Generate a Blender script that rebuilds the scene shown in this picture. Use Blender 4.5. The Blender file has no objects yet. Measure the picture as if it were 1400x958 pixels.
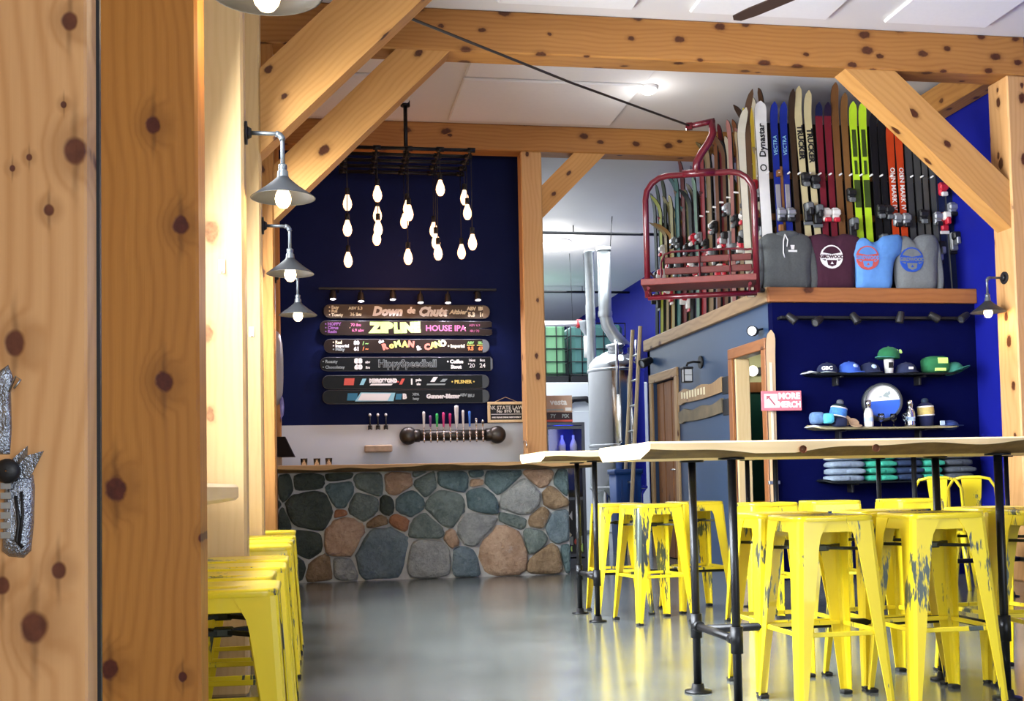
import bpy, math, random
from math import sin, cos, pi, radians, sqrt, atan, exp
from mathutils import Vector, Matrix, Euler
random.seed(7)
SC = bpy.context.scene
COL = SC.collection

# ---------------------------------------------------------------- camera
FPX = 1600.0; EYE = Vector((0, 0, .88)); YAW = radians(9.8); TANP = .05; ROLL = radians(1.15)
_w0 = Vector((sin(YAW), cos(YAW), 0)); _r0 = Vector((cos(YAW), -sin(YAW), 0)); _z = Vector((0, 0, 1))
_p = atan(TANP); CW = _w0*cos(_p)+_z*sin(_p); _u = _z*cos(_p)-_w0*sin(_p)
CR = _r0*cos(ROLL)-_u*sin(ROLL); CU = _u*cos(ROLL)+_r0*sin(ROLL)
CY = 661-FPX*TANP
cam = bpy.data.cameras.new('camera'); camo = bpy.data.objects.new('camera', cam); COL.objects.link(camo)
cam.sensor_width = 36; cam.lens = FPX/1400*36; cam.shift_y = (CY-479)/1400; cam.clip_start = .05
M = Matrix(((CR.x, CU.x, -CW.x, EYE.x), (CR.y, CU.y, -CW.y, EYE.y), (CR.z, CU.z, -CW.z, EYE.z), (0, 0, 0, 1)))
camo.matrix_world = M
SC.camera = camo
def ray(x, y): return CW+CR*((x-700)/FPX)-CU*((y-CY)/FPX)
def at(x, y, Y): d = ray(x, y); return EYE+d*(Y/d.y)          # the point of the plane Y seen there
def atX(x, y, X): d = ray(x, y); return EYE+d*(X/d.x)
def atZ(x, y, Z): d = ray(x, y); return EYE+d*((Z-EYE.z)/d.z)

# ---------------------------------------------------------------- world, daylight, exposure
vs = SC.view_settings
vs.view_transform = 'Standard'; vs.look = 'None'; vs.exposure = 0.0; vs.gamma = 1; vs.use_curve_mapping = False
SC.render.film_transparent = False
wd = bpy.data.worlds.new('overcast_sky'); SC.world = wd; wd.use_nodes = True
bg = wd.node_tree.nodes['Background']; bg.inputs[0].default_value = (.78, .88, 1, 1); bg.inputs[1].default_value = 1.2
def area(name, loc, target, sx, sy, power, color=(1, 1, 1), spread=180):
    l = bpy.data.lights.new(name, 'AREA'); l.shape = 'RECTANGLE'; l.size = sx; l.size_y = sy; l.energy = power; l.color = color
    l.spread = radians(spread)
    o = bpy.data.objects.new(name, l); COL.objects.link(o); o.location = loc
    o.rotation_euler = (Vector(target)-Vector(loc)).to_track_quat('-Z', 'Y').to_euler(); return o
DAY = (.93, .97, 1)
# daylight through the big glazed front behind the camera, the side windows on the left, and an added fill over the brewery, which has no skylight
area('front_glazing_daylight', (3.2, -3.35, 1.7), (3.2, 6, .2), 5.0, 2.4, 165, DAY, 140)
for wy, wl in ((4.12, 1.6), (6.15, 1.25), (7.95, 1.2)):
    area('side_window_daylight', (-.60, wy, 2.1), (3, wy+.1, 1.1), wl, 2.5, (310 if wy < 5 else 210)*wl, DAY, 130)
area('brewery_fill_light', (3.4, 19.0, 4.42), (3.4, 19, 0), 2.6, 10.0, 420, (.86, .95, 1))

# ---------------------------------------------------------------- mesh helpers
class MB:
    def __init__(s): s.v = []; s.f = []; s.m = []; s.sm = []
    def add(s, vs_, fs, mi=0, smooth=False, T=None):
        b = len(s.v)
        if T is not None: vs_ = [T @ Vector(p) for p in vs_]
        s.v += [tuple(p) for p in vs_]
        for f in fs: s.f.append([i+b for i in f]); s.m.append(mi); s.sm.append(smooth)
        return s
    def box(s, a, b, mi=0, T=None):
        x0, y0, z0 = a; x1, y1, z1 = b
        v = [(x0, y0, z0), (x1, y0, z0), (x1, y1, z0), (x0, y1, z0), (x0, y0, z1), (x1, y0, z1), (x1, y1, z1), (x0, y1, z1)]
        return s.add(v, [(0, 3, 2, 1), (4, 5, 6, 7), (0, 1, 5, 4), (1, 2, 6, 5), (2, 3, 7, 6), (3, 0, 4, 7)], mi, False, T)
    def bbox(s, a, b, c=.006, mi=0, T=None):
        """box with bevelled long edges (all twelve edges chamfered)"""
        x0, y0, z0 = a; x1, y1, z1 = b
        v = []; f = []
        for z, k in ((z0, c), (z0+c, 0), (z1-c, 0), (z1, c)):
            v += [(x0+c, y0+k, z), (x1-c, y0+k, z), (x1-k, y0+c, z), (x1-k, y1-c, z), (x1-c, y1-k, z), (x0+c, y1-k, z), (x0+k, y1-c, z), (x0+k, y0+c, z)]
        for r in range(3):
            for i in range(8):
                j = (i+1) % 8; f.append((r*8+i, r*8+j, r*8+8+j, r*8+8+i))
        f.append(tuple(reversed(range(8)))); f.append(tuple(range(24, 32)))
        return s.add(v, f, mi, False, T)
    def tube(s, path, r, n=8, mi=0, caps=True, T=None, smooth=True):
        P = [Vector(p) for p in path]; R = r if isinstance(r, (list, tuple)) else [r]*len(P)
        v = []; f = []; prev = None
        for i, p in enumerate(P):
            t = (P[min(i+1, len(P)-1)]-P[max(i-1, 0)]).normalized()
            if prev is None:
                a = t.orthogonal().normalized()
            else:
                a = prev-t*prev.dot(t); a = a.normalized() if a.length > 1e-6 else t.orthogonal().normalized()
            prev = a; b = t.cross(a)
            for k in range(n):
                th = 2*pi*k/n; v.append(p+(a*cos(th)+b*sin(th))*R[i])
        for i in range(len(P)-1):
            for k in range(n):
                j = (k+1) % n; f.append((i*n+k, i*n+j, (i+1)*n+j, (i+1)*n+k))
        s.add(v, f, mi, smooth, T)
        if caps:
            b = len(s.v)-len(v)
            s.f.append([b+i for i in reversed(range(n))]); s.m.append(mi); s.sm.append(False)
            s.f.append([b+(len(P)-1)*n+i for i in range(n)]); s.m.append(mi); s.sm.append(False)
        return s
    def lathe(s, prof, n=20, c=(0, 0, 0), mi=0, T=None, smooth=True, close=False):
        v = []; f = []; m = len(prof)
        for (r, z) in prof:
            for k in range(n):
                th = 2*pi*k/n; v.append((c[0]+r*cos(th), c[1]+r*sin(th), c[2]+z))
        for i in range(m-1):
            for k in range(n):
                j = (k+1) % n; f.append((i*n+k, i*n+j, (i+1)*n+j, (i+1)*n+k))
        if close:
            f.append(tuple(reversed(range(n)))); f.append(tuple((m-1)*n+i for i in range(n)))
        return s.add(v, f, mi, smooth, T)
    def ell(s, c, rx, ry, rz, n=12, m=8, mi=0, T=None):
        prof = [(sin(pi*i/m), -cos(pi*i/m)) for i in range(m+1)]
        v = []; f = []
        for (r, z) in prof:
            r = max(r, .001)
            for k in range(n):
                th = 2*pi*k/n; v.append((c[0]+rx*r*cos(th), c[1]+ry*r*sin(th), c[2]+rz*z))
        for i in range(m):
            for k in range(n):
                j = (k+1) % n; f.append((i*n+k, i*n+j, (i+1)*n+j, (i+1)*n+k))
        return s.add(v, f, mi, True, T)
    def prism(s, pts, y0, y1, mi=0, T=None, smooth=False):
        """outline of (x,z) points pushed from y0 (front) to y1"""
        n = len(pts); v = [(x, y0, z) for x, z in pts]+[(x, y1, z) for x, z in pts]
        f = [tuple(range(n)), tuple(reversed(range(n, 2*n)))]
        for i in range(n):
            j = (i+1) % n; f.append((i, n+i, n+j, j))
        return s.add(v, f, mi, smooth, T)
    def puff(s, pts, t, back=.25, mi=0, T=None, rings=(1, .96, .86, .65, .35), y=0, wr=0, seed=0):
        """cushion-like inflated outline in the xz plane, bulging t towards -y and back*t towards +y"""
        rnd = random.Random(seed)
        n = len(pts); cx = sum(p[0] for p in pts)/n; cz = sum(p[1] for p in pts)/n
        v = []; f = []
        for side, k in ((-1, t), (1, t*back)):
            b = len(v)
            for q in rings:
                h = sqrt(max(0, 1-q**4))
                for (x, z) in pts:
                    v.append((cx+(x-cx)*q, y+side*k*h*(1+(rnd.random()-.5)*wr), cz+(z-cz)*q))
            v.append((cx, y+side*k, cz)); m = len(rings)
            for i in range(m-1):
                for a in range(n):
                    d = (a+1) % n; q = (b+i*n+a, b+i*n+d, b+(i+1)*n+d, b+(i+1)*n+a)
                    f.append(q if side < 0 else tuple(reversed(q)))
            for a in range(n):
                d = (a+1) % n; q = (b+(m-1)*n+a, b+(m-1)*n+d, b+m*n)
                f.append(q if side < 0 else tuple(reversed(q)))
        return s.add(v, f, mi, True, T)
    def mesh(s, name, mats):
        me = bpy.data.meshes.new(name); me.from_pydata(s.v, [], s.f)
        for m in (mats if isinstance(mats, (list, tuple)) else [mats]): me.materials.append(m)
        me.polygons.foreach_set('material_index', s.m); me.polygons.foreach_set('use_smooth', s.sm)
        me.update(); return me
def obj(name, mb, mats, parent=None, loc=None, rot=None, label=None):
    me = mb if isinstance(mb, bpy.types.Mesh) else mb.mesh(name, mats)
    o = bpy.data.objects.new(name, me); COL.objects.link(o)
    if parent is not None: o.parent = parent
    if loc is not None: o.location = loc
    if rot is not None: o.rotation_euler = rot
    if label: o['label'] = label
    return o
def tag(o, label, cat, group=None):
    o['label'] = label; o['category'] = cat
    if group: o['group'] = group
    return o
def thing(name, label, cat, loc=(0, 0, 0), rot=(0, 0, 0), group=None):
    o = bpy.data.objects.new(name, None); COL.objects.link(o); o.location = loc; o.rotation_euler = rot; o.empty_display_size = .05
    return tag(o, label, cat, group)
def struct(name, mb, mats, parent=None, loc=None):
    o = obj(name, mb, mats, parent, loc)
    if parent is None: o['kind'] = 'structure'
    return o
KIDS = {}
def kids(o):
    return [c for c in o.children]
def dup(root, loc, rz, label=None, group=None):
    r = root.copy(); COL.objects.link(r); r.location = loc; r.rotation_euler = (0, 0, rz)
    if label: r['label'] = label
    if group: r['group'] = group
    for ch in list(root.children):
        c = ch.copy(); COL.objects.link(c); c.parent = r
        for g in list(ch.children):
            d = g.copy(); COL.objects.link(d); d.parent = c
    return r
FACE = Euler((pi/2, 0, 0))
def text(name, s, size, mat, parent=None, loc=(0, 0, 0), rot=FACE, align='CENTER', ext=.0008, shear=0, bold=0, sx=1, label=None):
    cu = bpy.data.curves.new('lettering', 'FONT'); cu.body = s; cu.size = size; cu.align_x = align; cu.align_y = 'CENTER'
    cu.extrude = ext; cu.shear = shear; cu.offset = bold; cu.resolution_u = 2
    t = bpy.data.objects.new('lettering', cu)
    me = bpy.data.meshes.new_from_object(t); bpy.data.objects.remove(t); bpy.data.curves.remove(cu)
    if sx != 1: me.transform(Matrix.Diagonal((sx, 1, 1, 1)))
    me.materials.clear(); me.materials.append(mat); me.name = name
    return obj(name, me, mat, parent, loc, rot, label)
def mat_between(p0, p1):
    """rotation that turns +Z into p1-p0"""
    return (Vector(p1)-Vector(p0)).to_track_quat('Z', 'Y').to_euler()

# ---------------------------------------------------------------- materials
def newmat(name):
    m = bpy.data.materials.new(name); m.use_nodes = True; nt = m.node_tree
    return m, nt, nt.nodes['Principled BSDF']
def N(nt, kind, **kw):
    n = nt.nodes.new(kind)
    for k, v in kw.items(): setattr(n, k, v)
    return n
def math_(nt, op, a, b=None, c=None, clamp=False):
    n = nt.nodes.new('ShaderNodeMath'); n.operation = op; n.use_clamp = clamp
    for i, x in enumerate((a, b, c)):
        if x is None: continue
        if isinstance(x, (int, float)): n.inputs[i].default_value = x
        else: nt.links.new(x, n.inputs[i])
    return n.outputs[0]
def smooth_(nt, x, lo, hi, a=0., b=1.):
    n = nt.nodes.new('ShaderNodeMapRange'); n.interpolation_type = 'SMOOTHSTEP'
    nt.links.new(x, n.inputs[0])
    for i, v in enumerate((lo, hi, a, b)): n.inputs[i+1].default_value = v
    return n.outputs[0]
def mix_(nt, fac, a, b):
    n = nt.nodes.new('ShaderNodeMix'); n.data_type = 'RGBA'
    for i, x in ((0, fac), (6, a), (7, b)):
        if isinstance(x, (int, float)): n.inputs[i].default_value = x
        elif isinstance(x, tuple): n.inputs[i].default_value = (*x[:3], 1)
        else: nt.links.new(x, n.inputs[i])
    return n.outputs[2]
def noise_(nt, vec, scale, detail=2, rough=.5):
    n = nt.nodes.new('ShaderNodeTexNoise'); n.inputs['Scale'].default_value = scale; n.inputs['Detail'].default_value = detail
    n.inputs['Roughness'].default_value = rough
    if vec is not None: nt.links.new(vec, n.inputs['Vector'])
    return n.outputs[0]
def vscale(nt, vec, s, off=(0, 0, 0)):
    n = nt.nodes.new('ShaderNodeMapping'); n.inputs['Scale'].default_value = s; n.inputs['Location'].default_value = off
    nt.links.new(vec, n.inputs[0]); return n.outputs[0]
def objco(nt): return nt.nodes.new('ShaderNodeTexCoord').outputs['Object']
def bump_(nt, bs, h, strength=.2, dist=.01):
    b = nt.nodes.new('ShaderNodeBump'); b.inputs['Strength'].default_value = strength; b.inputs['Distance'].default_value = dist
    nt.links.new(h, b.inputs['Height']); nt.links.new(b.outputs[0], bs.inputs['Normal'])
_pm = {}
def pm(name, c, rough=.5, metal=0., var=.12, sc=9, bump=0, spec=.5, coat=0, trans=0, ior=1.45, emit=None, es=0, folds=0):
    if name in _pm: return _pm[name]
    m, nt, bs = newmat(name); v = objco(nt)
    n = noise_(nt, v, sc, 3)
    lo = tuple(max(0, x*(1-var)) for x in c); hi = tuple(min(1, x*(1+var)) for x in c)
    nt.links.new(mix_(nt, n, lo, hi), bs.inputs['Base Color'])
    bs.inputs['Roughness'].default_value = rough; bs.inputs['Metallic'].default_value = metal
    bs.inputs['Specular IOR Level'].default_value = spec; bs.inputs['Coat Weight'].default_value = coat
    bs.inputs['Transmission Weight'].default_value = trans; bs.inputs['IOR'].default_value = ior
    if folds: bump_(nt, bs, noise_(nt, vscale(nt, v, (3.2, 3.2, 2.0)), 1.8, 2, .5), folds, .05)
    elif bump: bump_(nt, bs, noise_(nt, v, sc*6, 3), bump, .004)
    if emit: bs.inputs['Emission Color'].default_value = (*emit, 1); bs.inputs['Emission Strength'].default_value = es
    _pm[name] = m; return m
def wood(name, light, dark, knot=(.065, .018, .005), kgate=.6, kn=(), rough=.5, ksc=(5.5, 5.5, 3.4), rings=9, seed=0, ring_w=.55):
    m, nt, bs = newmat(name); v0 = objco(nt)
    oi = nt.nodes.new('ShaderNodeObjectInfo'); sep = nt.nodes.new('ShaderNodeSeparateXYZ'); nt.links.new(v0, sep.inputs[0])
    addv = nt.nodes.new('ShaderNodeVectorMath'); addv.operation = 'ADD'; nt.links.new(v0, addv.inputs[0])
    rv = nt.nodes.new('ShaderNodeCombineXYZ')
    nt.links.new(math_(nt, 'MULTIPLY', oi.outputs['Random'], 17.3+seed), rv.inputs[2]); nt.links.new(rv.outputs[0], addv.inputs[1])
    v = addv.outputs[0]
    warp = noise_(nt, vscale(nt, v, (1.5, 1.5, .8)), 1.6, 2)
    ph = math_(nt, 'MULTIPLY', warp, .5)
    kfac = None; halo = None
    jit = math_(nt, 'SUBTRACT', noise_(nt, v0, 38, 2), .5); streak = None
    for (kx, kz, kr) in kn:
        dx = math_(nt, 'SUBTRACT', sep.outputs[0], kx); dz = math_(nt, 'MULTIPLY', math_(nt, 'SUBTRACT', sep.outputs[2], kz), .82)
        d = math_(nt, 'SQRT', math_(nt, 'ADD', math_(nt, 'MULTIPLY', dx, dx), math_(nt, 'MULTIPLY', dz, dz)))
        d = math_(nt, 'ADD', d, math_(nt, 'MULTIPLY', jit, kr*.55))
        f = smooth_(nt, d, kr*.62, kr*.98, 1, 0); h = smooth_(nt, d, kr*.9, kr*3.0, 1, 0)
        sk = math_(nt, 'MULTIPLY', smooth_(nt, math_(nt, 'ABSOLUTE', math_(nt, 'ADD', dx, math_(nt, 'MULTIPLY', jit, kr*.5))), 0, kr*.45, 1, 0), smooth_(nt, math_(nt, 'ABSOLUTE', dz), kr, kr*4.2, .75, 0))
        streak = sk if streak is None else math_(nt, 'MAXIMUM', streak, sk)
        ph = math_(nt, 'ADD', ph, math_(nt, 'MULTIPLY', h, min(.16, kr*5)))
        kfac = f if kfac is None else math_(nt, 'MAXIMUM', kfac, f); halo = h if halo is None else math_(nt, 'MAXIMUM', halo, h)
    # growth rings, seen as long cathedral lines
    rx = math_(nt, 'ADD', sep.outputs[0], .31); ry = math_(nt, 'ADD', sep.outputs[1], .17)
    rad = math_(nt, 'SQRT', math_(nt, 'ADD', math_(nt, 'MULTIPLY', rx, rx), math_(nt, 'MULTIPLY', ry, ry)))
    rad = math_(nt, 'ADD', rad, math_(nt, 'MULTIPLY', ph, .35))
    w = math_(nt, 'MULTIPLY_ADD', math_(nt, 'SINE', math_(nt, 'MULTIPLY', rad, rings*20)), .5, .5)
    w = math_(nt, 'POWER', w, 2.2)
    fine = noise_(nt, vscale(nt, v, (60, 60, 1.6)), 1, 3, .6)
    broad = noise_(nt, vscale(nt, v, (6, 6, .5)), 1, 2)
    fac = math_(nt, 'ADD', math_(nt, 'MULTIPLY', w, ring_w*.55), math_(nt, 'MULTIPLY', fine, .45))
    fac = math_(nt, 'ADD', fac, math_(nt, 'MULTIPLY_ADD', broad, .9, -.45), None, True)
    col = mix_(nt, fac, light, dark)
    sv = nt.nodes.new('ShaderNodeSeparateXYZ'); nt.links.new(v, sv.inputs[0]); k2 = nt.nodes.new('ShaderNodeCombineXYZ')
    nt.links.new(math_(nt, 'MULTIPLY_ADD', math_(nt, 'ADD', sv.outputs[0], sv.outputs[1]), ksc[0], 3.3), k2.inputs[0]); nt.links.new(math_(nt, 'MULTIPLY', sv.outputs[2], ksc[2]), k2.inputs[1])
    vo = nt.nodes.new('ShaderNodeTexVoronoi'); vo.voronoi_dimensions = '2D'; vo.inputs['Scale'].default_value = 1; nt.links.new(k2.outputs[0], vo.inputs['Vector'])
    sc_ = nt.nodes.new('ShaderNodeSeparateColor'); nt.links.new(vo.outputs['Color'], sc_.inputs[0])
    gate = math_(nt, 'GREATER_THAN', sc_.outputs[0], kgate)
    rr = math_(nt, 'MULTIPLY_ADD', sc_.outputs[1], .11, .065)
    rel = math_(nt, 'DIVIDE', math_(nt, 'ADD', vo.outputs['Distance'], math_(nt, 'MULTIPLY', math_(nt, 'SUBTRACT', noise_(nt, v, 30, 2), .5), .12)), rr)
    kv = math_(nt, 'MULTIPLY', smooth_(nt, rel, .75, 1.25, 1, 0), gate); hv = math_(nt, 'MULTIPLY', smooth_(nt, rel, .8, 2.2, 1, 0), gate)
    kf = kv if kfac is None else math_(nt, 'MAXIMUM', kv, kfac); hf = hv if halo is None else math_(nt, 'MAXIMUM', hv, halo)
    col = mix_(nt, math_(nt, 'MULTIPLY', hf, .5), col, tuple(x*.7 for x in dark))
    kcol = mix_(nt, noise_(nt, v0, 60, 2), tuple(x*.5 for x in knot), tuple(min(1, x*1.9) for x in knot))
    if streak is not None: col = mix_(nt, math_(nt, 'MULTIPLY', streak, .8), col, tuple(x*.42 for x in dark))
    col = mix_(nt, kf, col, kcol)
    nt.links.new(col, bs.inputs['Base Color']); bs.inputs['Roughness'].default_value = rough; bs.inputs['Specular IOR Level'].default_value = .35
    bump_(nt, bs, math_(nt, 'ADD', fine, math_(nt, 'MULTIPLY', kf, -.6)), .15, .004)
    return m
# ---------------------------------------------------------------- palette
def px_on(x, y, Y, cx): q = at(x, y, Y); return q.x-cx, q.z
PINE = wood('knotty_pine_timber', (.43, .20, .052), (.27, .10, .019), kgate=.35, seed=3)
PINE_POST = wood('lit_pine_post', (.60, .34, .14), (.45, .215, .07), kgate=.5, seed=5)  # paler than the beam pine: light falling on these posts put into the colour
PINE_BRACE = wood('pine_brace', (.56, .29, .09), (.40, .175, .04), kgate=.72, seed=9)
P1X = -.2515; _c1 = (-.66+P1X)/2
K1 = [(95, 30, .011), (103, 205, .016), (67, 287, .007), (20, 470, .014), (87, 143, .004), (80, 780, .010), (47, 857, .018), (3, 800, .010), (17, 230, .004), (40, 215, .004)]
PINE_NEAR = wood('pale_near_pine', (.72, .40, .175), (.50, .225, .072), knot=(.10, .028, .012), kgate=2, rings=13, ring_w=.7,
                 kn=[(*px_on(x, y, 1.40, _c1), r) for x, y, r in K1])
_c2 = -.4405
K2 = [(210, 170, .022), (247, 308, .023), (224, 522, .025), (158, 668, .030), (150, 915, .024), (250, 925, .012), (277, 735, .012)]
PINE_AMBER = wood('amber_pine', (.55, .235, .045), (.36, .13, .018), knot=(.075, .014, .006), kgate=2, rings=12, ring_w=.62,
                  kn=[(*px_on(x, y, 2.90, _c2), r) for x, y, r in K2])
PINE_PALE = wood('pale_post_pine', (.62, .43, .21), (.47, .28, .10), knot=(.26, .12, .05), kgate=.8, ring_w=.3)
SLAB = wood('pale_slab_wood', (.84, .65, .38), (.66, .45, .20), kgate=.8, ring_w=.3, ksc=(6, 6, 2))
BARK = pm('olive_bark_edge', (.16, .095, .03), .8, var=.7, sc=14, bump=.5)
KNOT = pm('dark_knot_wood', (.14, .045, .016), .7, var=.6, sc=40)
DOORWOOD = wood('stained_door_wood', (.27, .115, .036), (.15, .055, .014), kgate=.9)
TRIMWOOD = wood('stained_fir_trim', (.34, .135, .045), (.22, .075, .02), kgate=.8)
DRIFT = wood('weathered_board', (.46, .31, .16), (.25, .15, .07), kgate=.8)
WHITE = pm('white_paint', (.80, .80, .79), .6, var=.02)
CEIL = pm('ceiling_paint', (.70, .69, .69), .7, var=.03, sc=2)
PANEL = pm('acoustic_panel_fabric', (.80, .80, .81), .9, var=.03, sc=30, bump=.1)
NAVY = pm('navy_wall_paint', (.006, .011, .062), .6, var=.15, sc=3, spec=.08)
NAVY2 = pm('deep_navy_merch_wall', (.002, .003, .040), .7, var=.15, sc=3, spec=.03)
BLUE = pm('royal_blue_wall_paint', (.005, .008, .19), .6, var=.12, sc=3, spec=.15)
SLATE = pm('slate_blue_wall_paint', (.024, .058, .135), .32, var=.1, sc=2)
BLACK = pm('black_steel_pipe', (.012, .013, .016), .38, .6)
BLACKP = pm('matt_black_paint', (.010, .010, .012), .5)
GALV = pm('galvanised_steel', (.42, .45, .48), .34, .95, var=.2, sc=20)
STEEL = pm('brushed_stainless', (.66, .67, .68), .15, 1., var=.06, sc=12)
CHROME = pm('chrome', (.8, .8, .82), .1, 1., var=.02)
ZINC = pm('aged_zinc_shade', (.022, .024, .028), .45, .0, var=.3, sc=15)
RUBBER = pm('black_rubber', (.012, .012, .012), .8)
GLASS = pm('clear_glass', (.95, .97, .97), .03, var=.0, trans=1., ior=1.3)
LAMPGLOW = pm('warm_bulb_glow', (1, .8, .5), .4, var=0, emit=(1, .74, .42), es=9)
EDISON = pm('edison_bulb_glow', (1, .7, .45), .4, var=0, emit=(1, .56, .30), es=3.2)
WHITEGLOW = pm('white_lamp_glow', (1, 1, 1), .4, var=0, emit=(1, .97, .9), es=14)
LILACGLOW = pm('spot_lamp_glow', (1, 1, 1), .4, var=0, emit=(.92, .88, 1), es=7)
def yellow():
    m, nt, bs = newmat('chipped_yellow_paint'); v = objco(nt)
    oi = nt.nodes.new('ShaderNodeObjectInfo')
    a = nt.nodes.new('ShaderNodeVectorMath'); a.operation = 'ADD'; nt.links.new(v, a.inputs[0])
    cv = nt.nodes.new('ShaderNodeCombineXYZ')
    for i in range(3): nt.links.new(math_(nt, 'MULTIPLY', oi.outputs['Random'], (23., 31., 17.)[i]), cv.inputs[i])
    nt.links.new(cv.outputs[0], a.inputs[1]); q = a.outputs[0]
    big = noise_(nt, vscale(nt, q, (5, 5, 3.2)), 1, 1)
    strk = noise_(nt, vscale(nt, q, (60, 60, 9)), 1, 3, .65)
    mask = math_(nt, 'ADD', math_(nt, 'MULTIPLY', big, .75), math_(nt, 'MULTIPLY', strk, .45))
    mask = smooth_(nt, mask, .715, .75)
    tone = noise_(nt, q, 6, 2)
    col = mix_(nt, tone, (.86, .70, .022), (.80, .60, .012))
    bare = mix_(nt, strk, (.16, .18, .16), (.045, .07, .06))
    nt.links.new(mix_(nt, mask, col, bare), bs.inputs['Base Color'])
    nt.links.new(math_(nt, 'MULTIPLY', mask, .6), bs.inputs['Metallic'])
    bs.inputs['Roughness'].default_value = .3; bs.inputs['Coat Weight'].default_value = .25
    bump_(nt, bs, mask, -.3, .002)
    return m
YELLOW = yellow()
def concrete():
    m, nt, bs = newmat('polished_concrete'); v = objco(nt)
    a = noise_(nt, v, .9, 5, .6); b = noise_(nt, v, 7, 4, .6)
    f = math_(nt, 'ADD', math_(nt, 'MULTIPLY', a, .7), math_(nt, 'MULTIPLY', b, .3))
    f = smooth_(nt, f, .32, .68)
    nt.links.new(mix_(nt, f, (.10, .112, .108), (.18, .198, .192)), bs.inputs['Base Color'])
    nt.links.new(math_(nt, 'MULTIPLY_ADD', b, .12, .11), bs.inputs['Roughness'])
    bs.inputs['Specular IOR Level'].default_value = .62; bs.inputs['Coat Weight'].default_value = .3; bs.inputs['Coat Roughness'].default_value = .18
    bump_(nt, bs, b, .03, .01)
    return m
CONCRETE = concrete()

# ---------------------------------------------------------------- the room shell
ZC = 4.51
struct('floor', MB().box((-.8, -3.2, -.12), (6.15, 28.2, 0)), CONCRETE)
ceiling = struct('ceiling', MB().box((-.8, -3.2, ZC), (6.15, 28.2, ZC+.12)), CEIL)
rows = [(5.6, 6.75), (7.25, 8.5)]
for y0, y1 in rows:
    for x0, x1 in ((-.1, 1.0), (1.42, 2.47), (2.92, 4.05), (4.53, 5.42)):
        obj('ceiling_panel', MB().bbox((x0, y0, ZC-.03), (x1, y1, ZC), .012), PANEL, ceiling)
for x0, x1, y0, y1 in ((-.1, .95, 9.15, 10.1), (-.1, .95, 10.16, 11.35), (1.38, 3.03, 9.15, 10.1), (1.38, 3.03, 10.16, 11.35)):
    obj('ceiling_panel', MB().bbox((x0, y0, ZC-.03), (x1, y1, ZC), .012), PANEL, ceiling)
# left outer wall with a window in each bay between the posts
wl = MB()
BAYS = [(3.25, 4.98), (5.50, 6.80), (7.30, 8.55)]
edges = [-3.2]+[e for b in BAYS for e in b]+[12.2]
for i in range(0, len(edges), 2): wl.box((-.80, edges[i], 0), (-.62, edges[i+1], ZC))
for a, b in BAYS: wl.box((-.80, a, 0), (-.62, b, .82)); wl.box((-.80, a, 3.55), (-.62, b, ZC))
struct('wall_left', wl, PINE_PALE)
for i, (a, b) in enumerate(BAYS):
    f = MB()
    for (y0, y1, z0, z1) in ((a, b, .82, .88), (a, b, 3.49, 3.55), (a, a+.06, .88, 3.49), (b-.06, b, .88, 3.49), (a+.06, b-.06, 2.2, 2.25)):
        f.box((-.74, y0, z0), (-.66, y1, z1))
    w = struct('window_%d' % (i+1), f, PINE_PALE)
    obj('pane', MB().box((-.705, a+.06, .88), (-.695, b-.06, 2.2)), GLASS, w)
    obj('pane', MB().box((-.705, a+.06, 2.25), (-.695, b-.06, 3.49)), GLASS, w)
# wall behind the camera with the big glazed front
wf = MB()
wf.box((-.8, -3.7, 0), (.3, -3.5, ZC)).box((5.7, -3.7, 0), (6.15, -3.5, ZC)).box((.3, -3.7, 4.1), (5.7, -3.5, ZC)).box((.3, -3.7, 0), (5.7, -3.5, .3))
struct('wall_front', wf, PINE_PALE)
f = MB()
for k in range(5): f.box((.3+k*1.3375, -3.64, .3), (.35+k*1.3375, -3.56, 4.1))
for z in (.3, 2.2, 4.05): f.box((.3, -3.64, z), (5.7, -3.56, z+.05))
w5 = struct('window_5', f, BLACKP)
obj('pane', MB().box((.3, -3.605, .35), (5.7, -3.595, 4.05)), GLASS, w5)
wr = MB().box((5.9, -3.7, 0), (6.1, 28.2, ZC))
struct('wall_right', wr, BLUE)
struct('wall_far', MB().box((2.2, 28.0, 0), (5.9, 28.2, ZC)), WHITE)
struct('wall_brewery', MB().box((2.2, 12.12, 0), (2.3, 28, ZC)), WHITE)
struct('wall_bar', MB().box((-.62, 12.0, 1.51), (2.3, 12.12, ZC)), NAVY)
struct('wall_splashback', MB().box((-.62, 11.99, 0), (2.3, 12.12, 1.51)), pm('white_splashback', (.62, .66, .70), .4, var=.05, sc=2))

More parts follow.
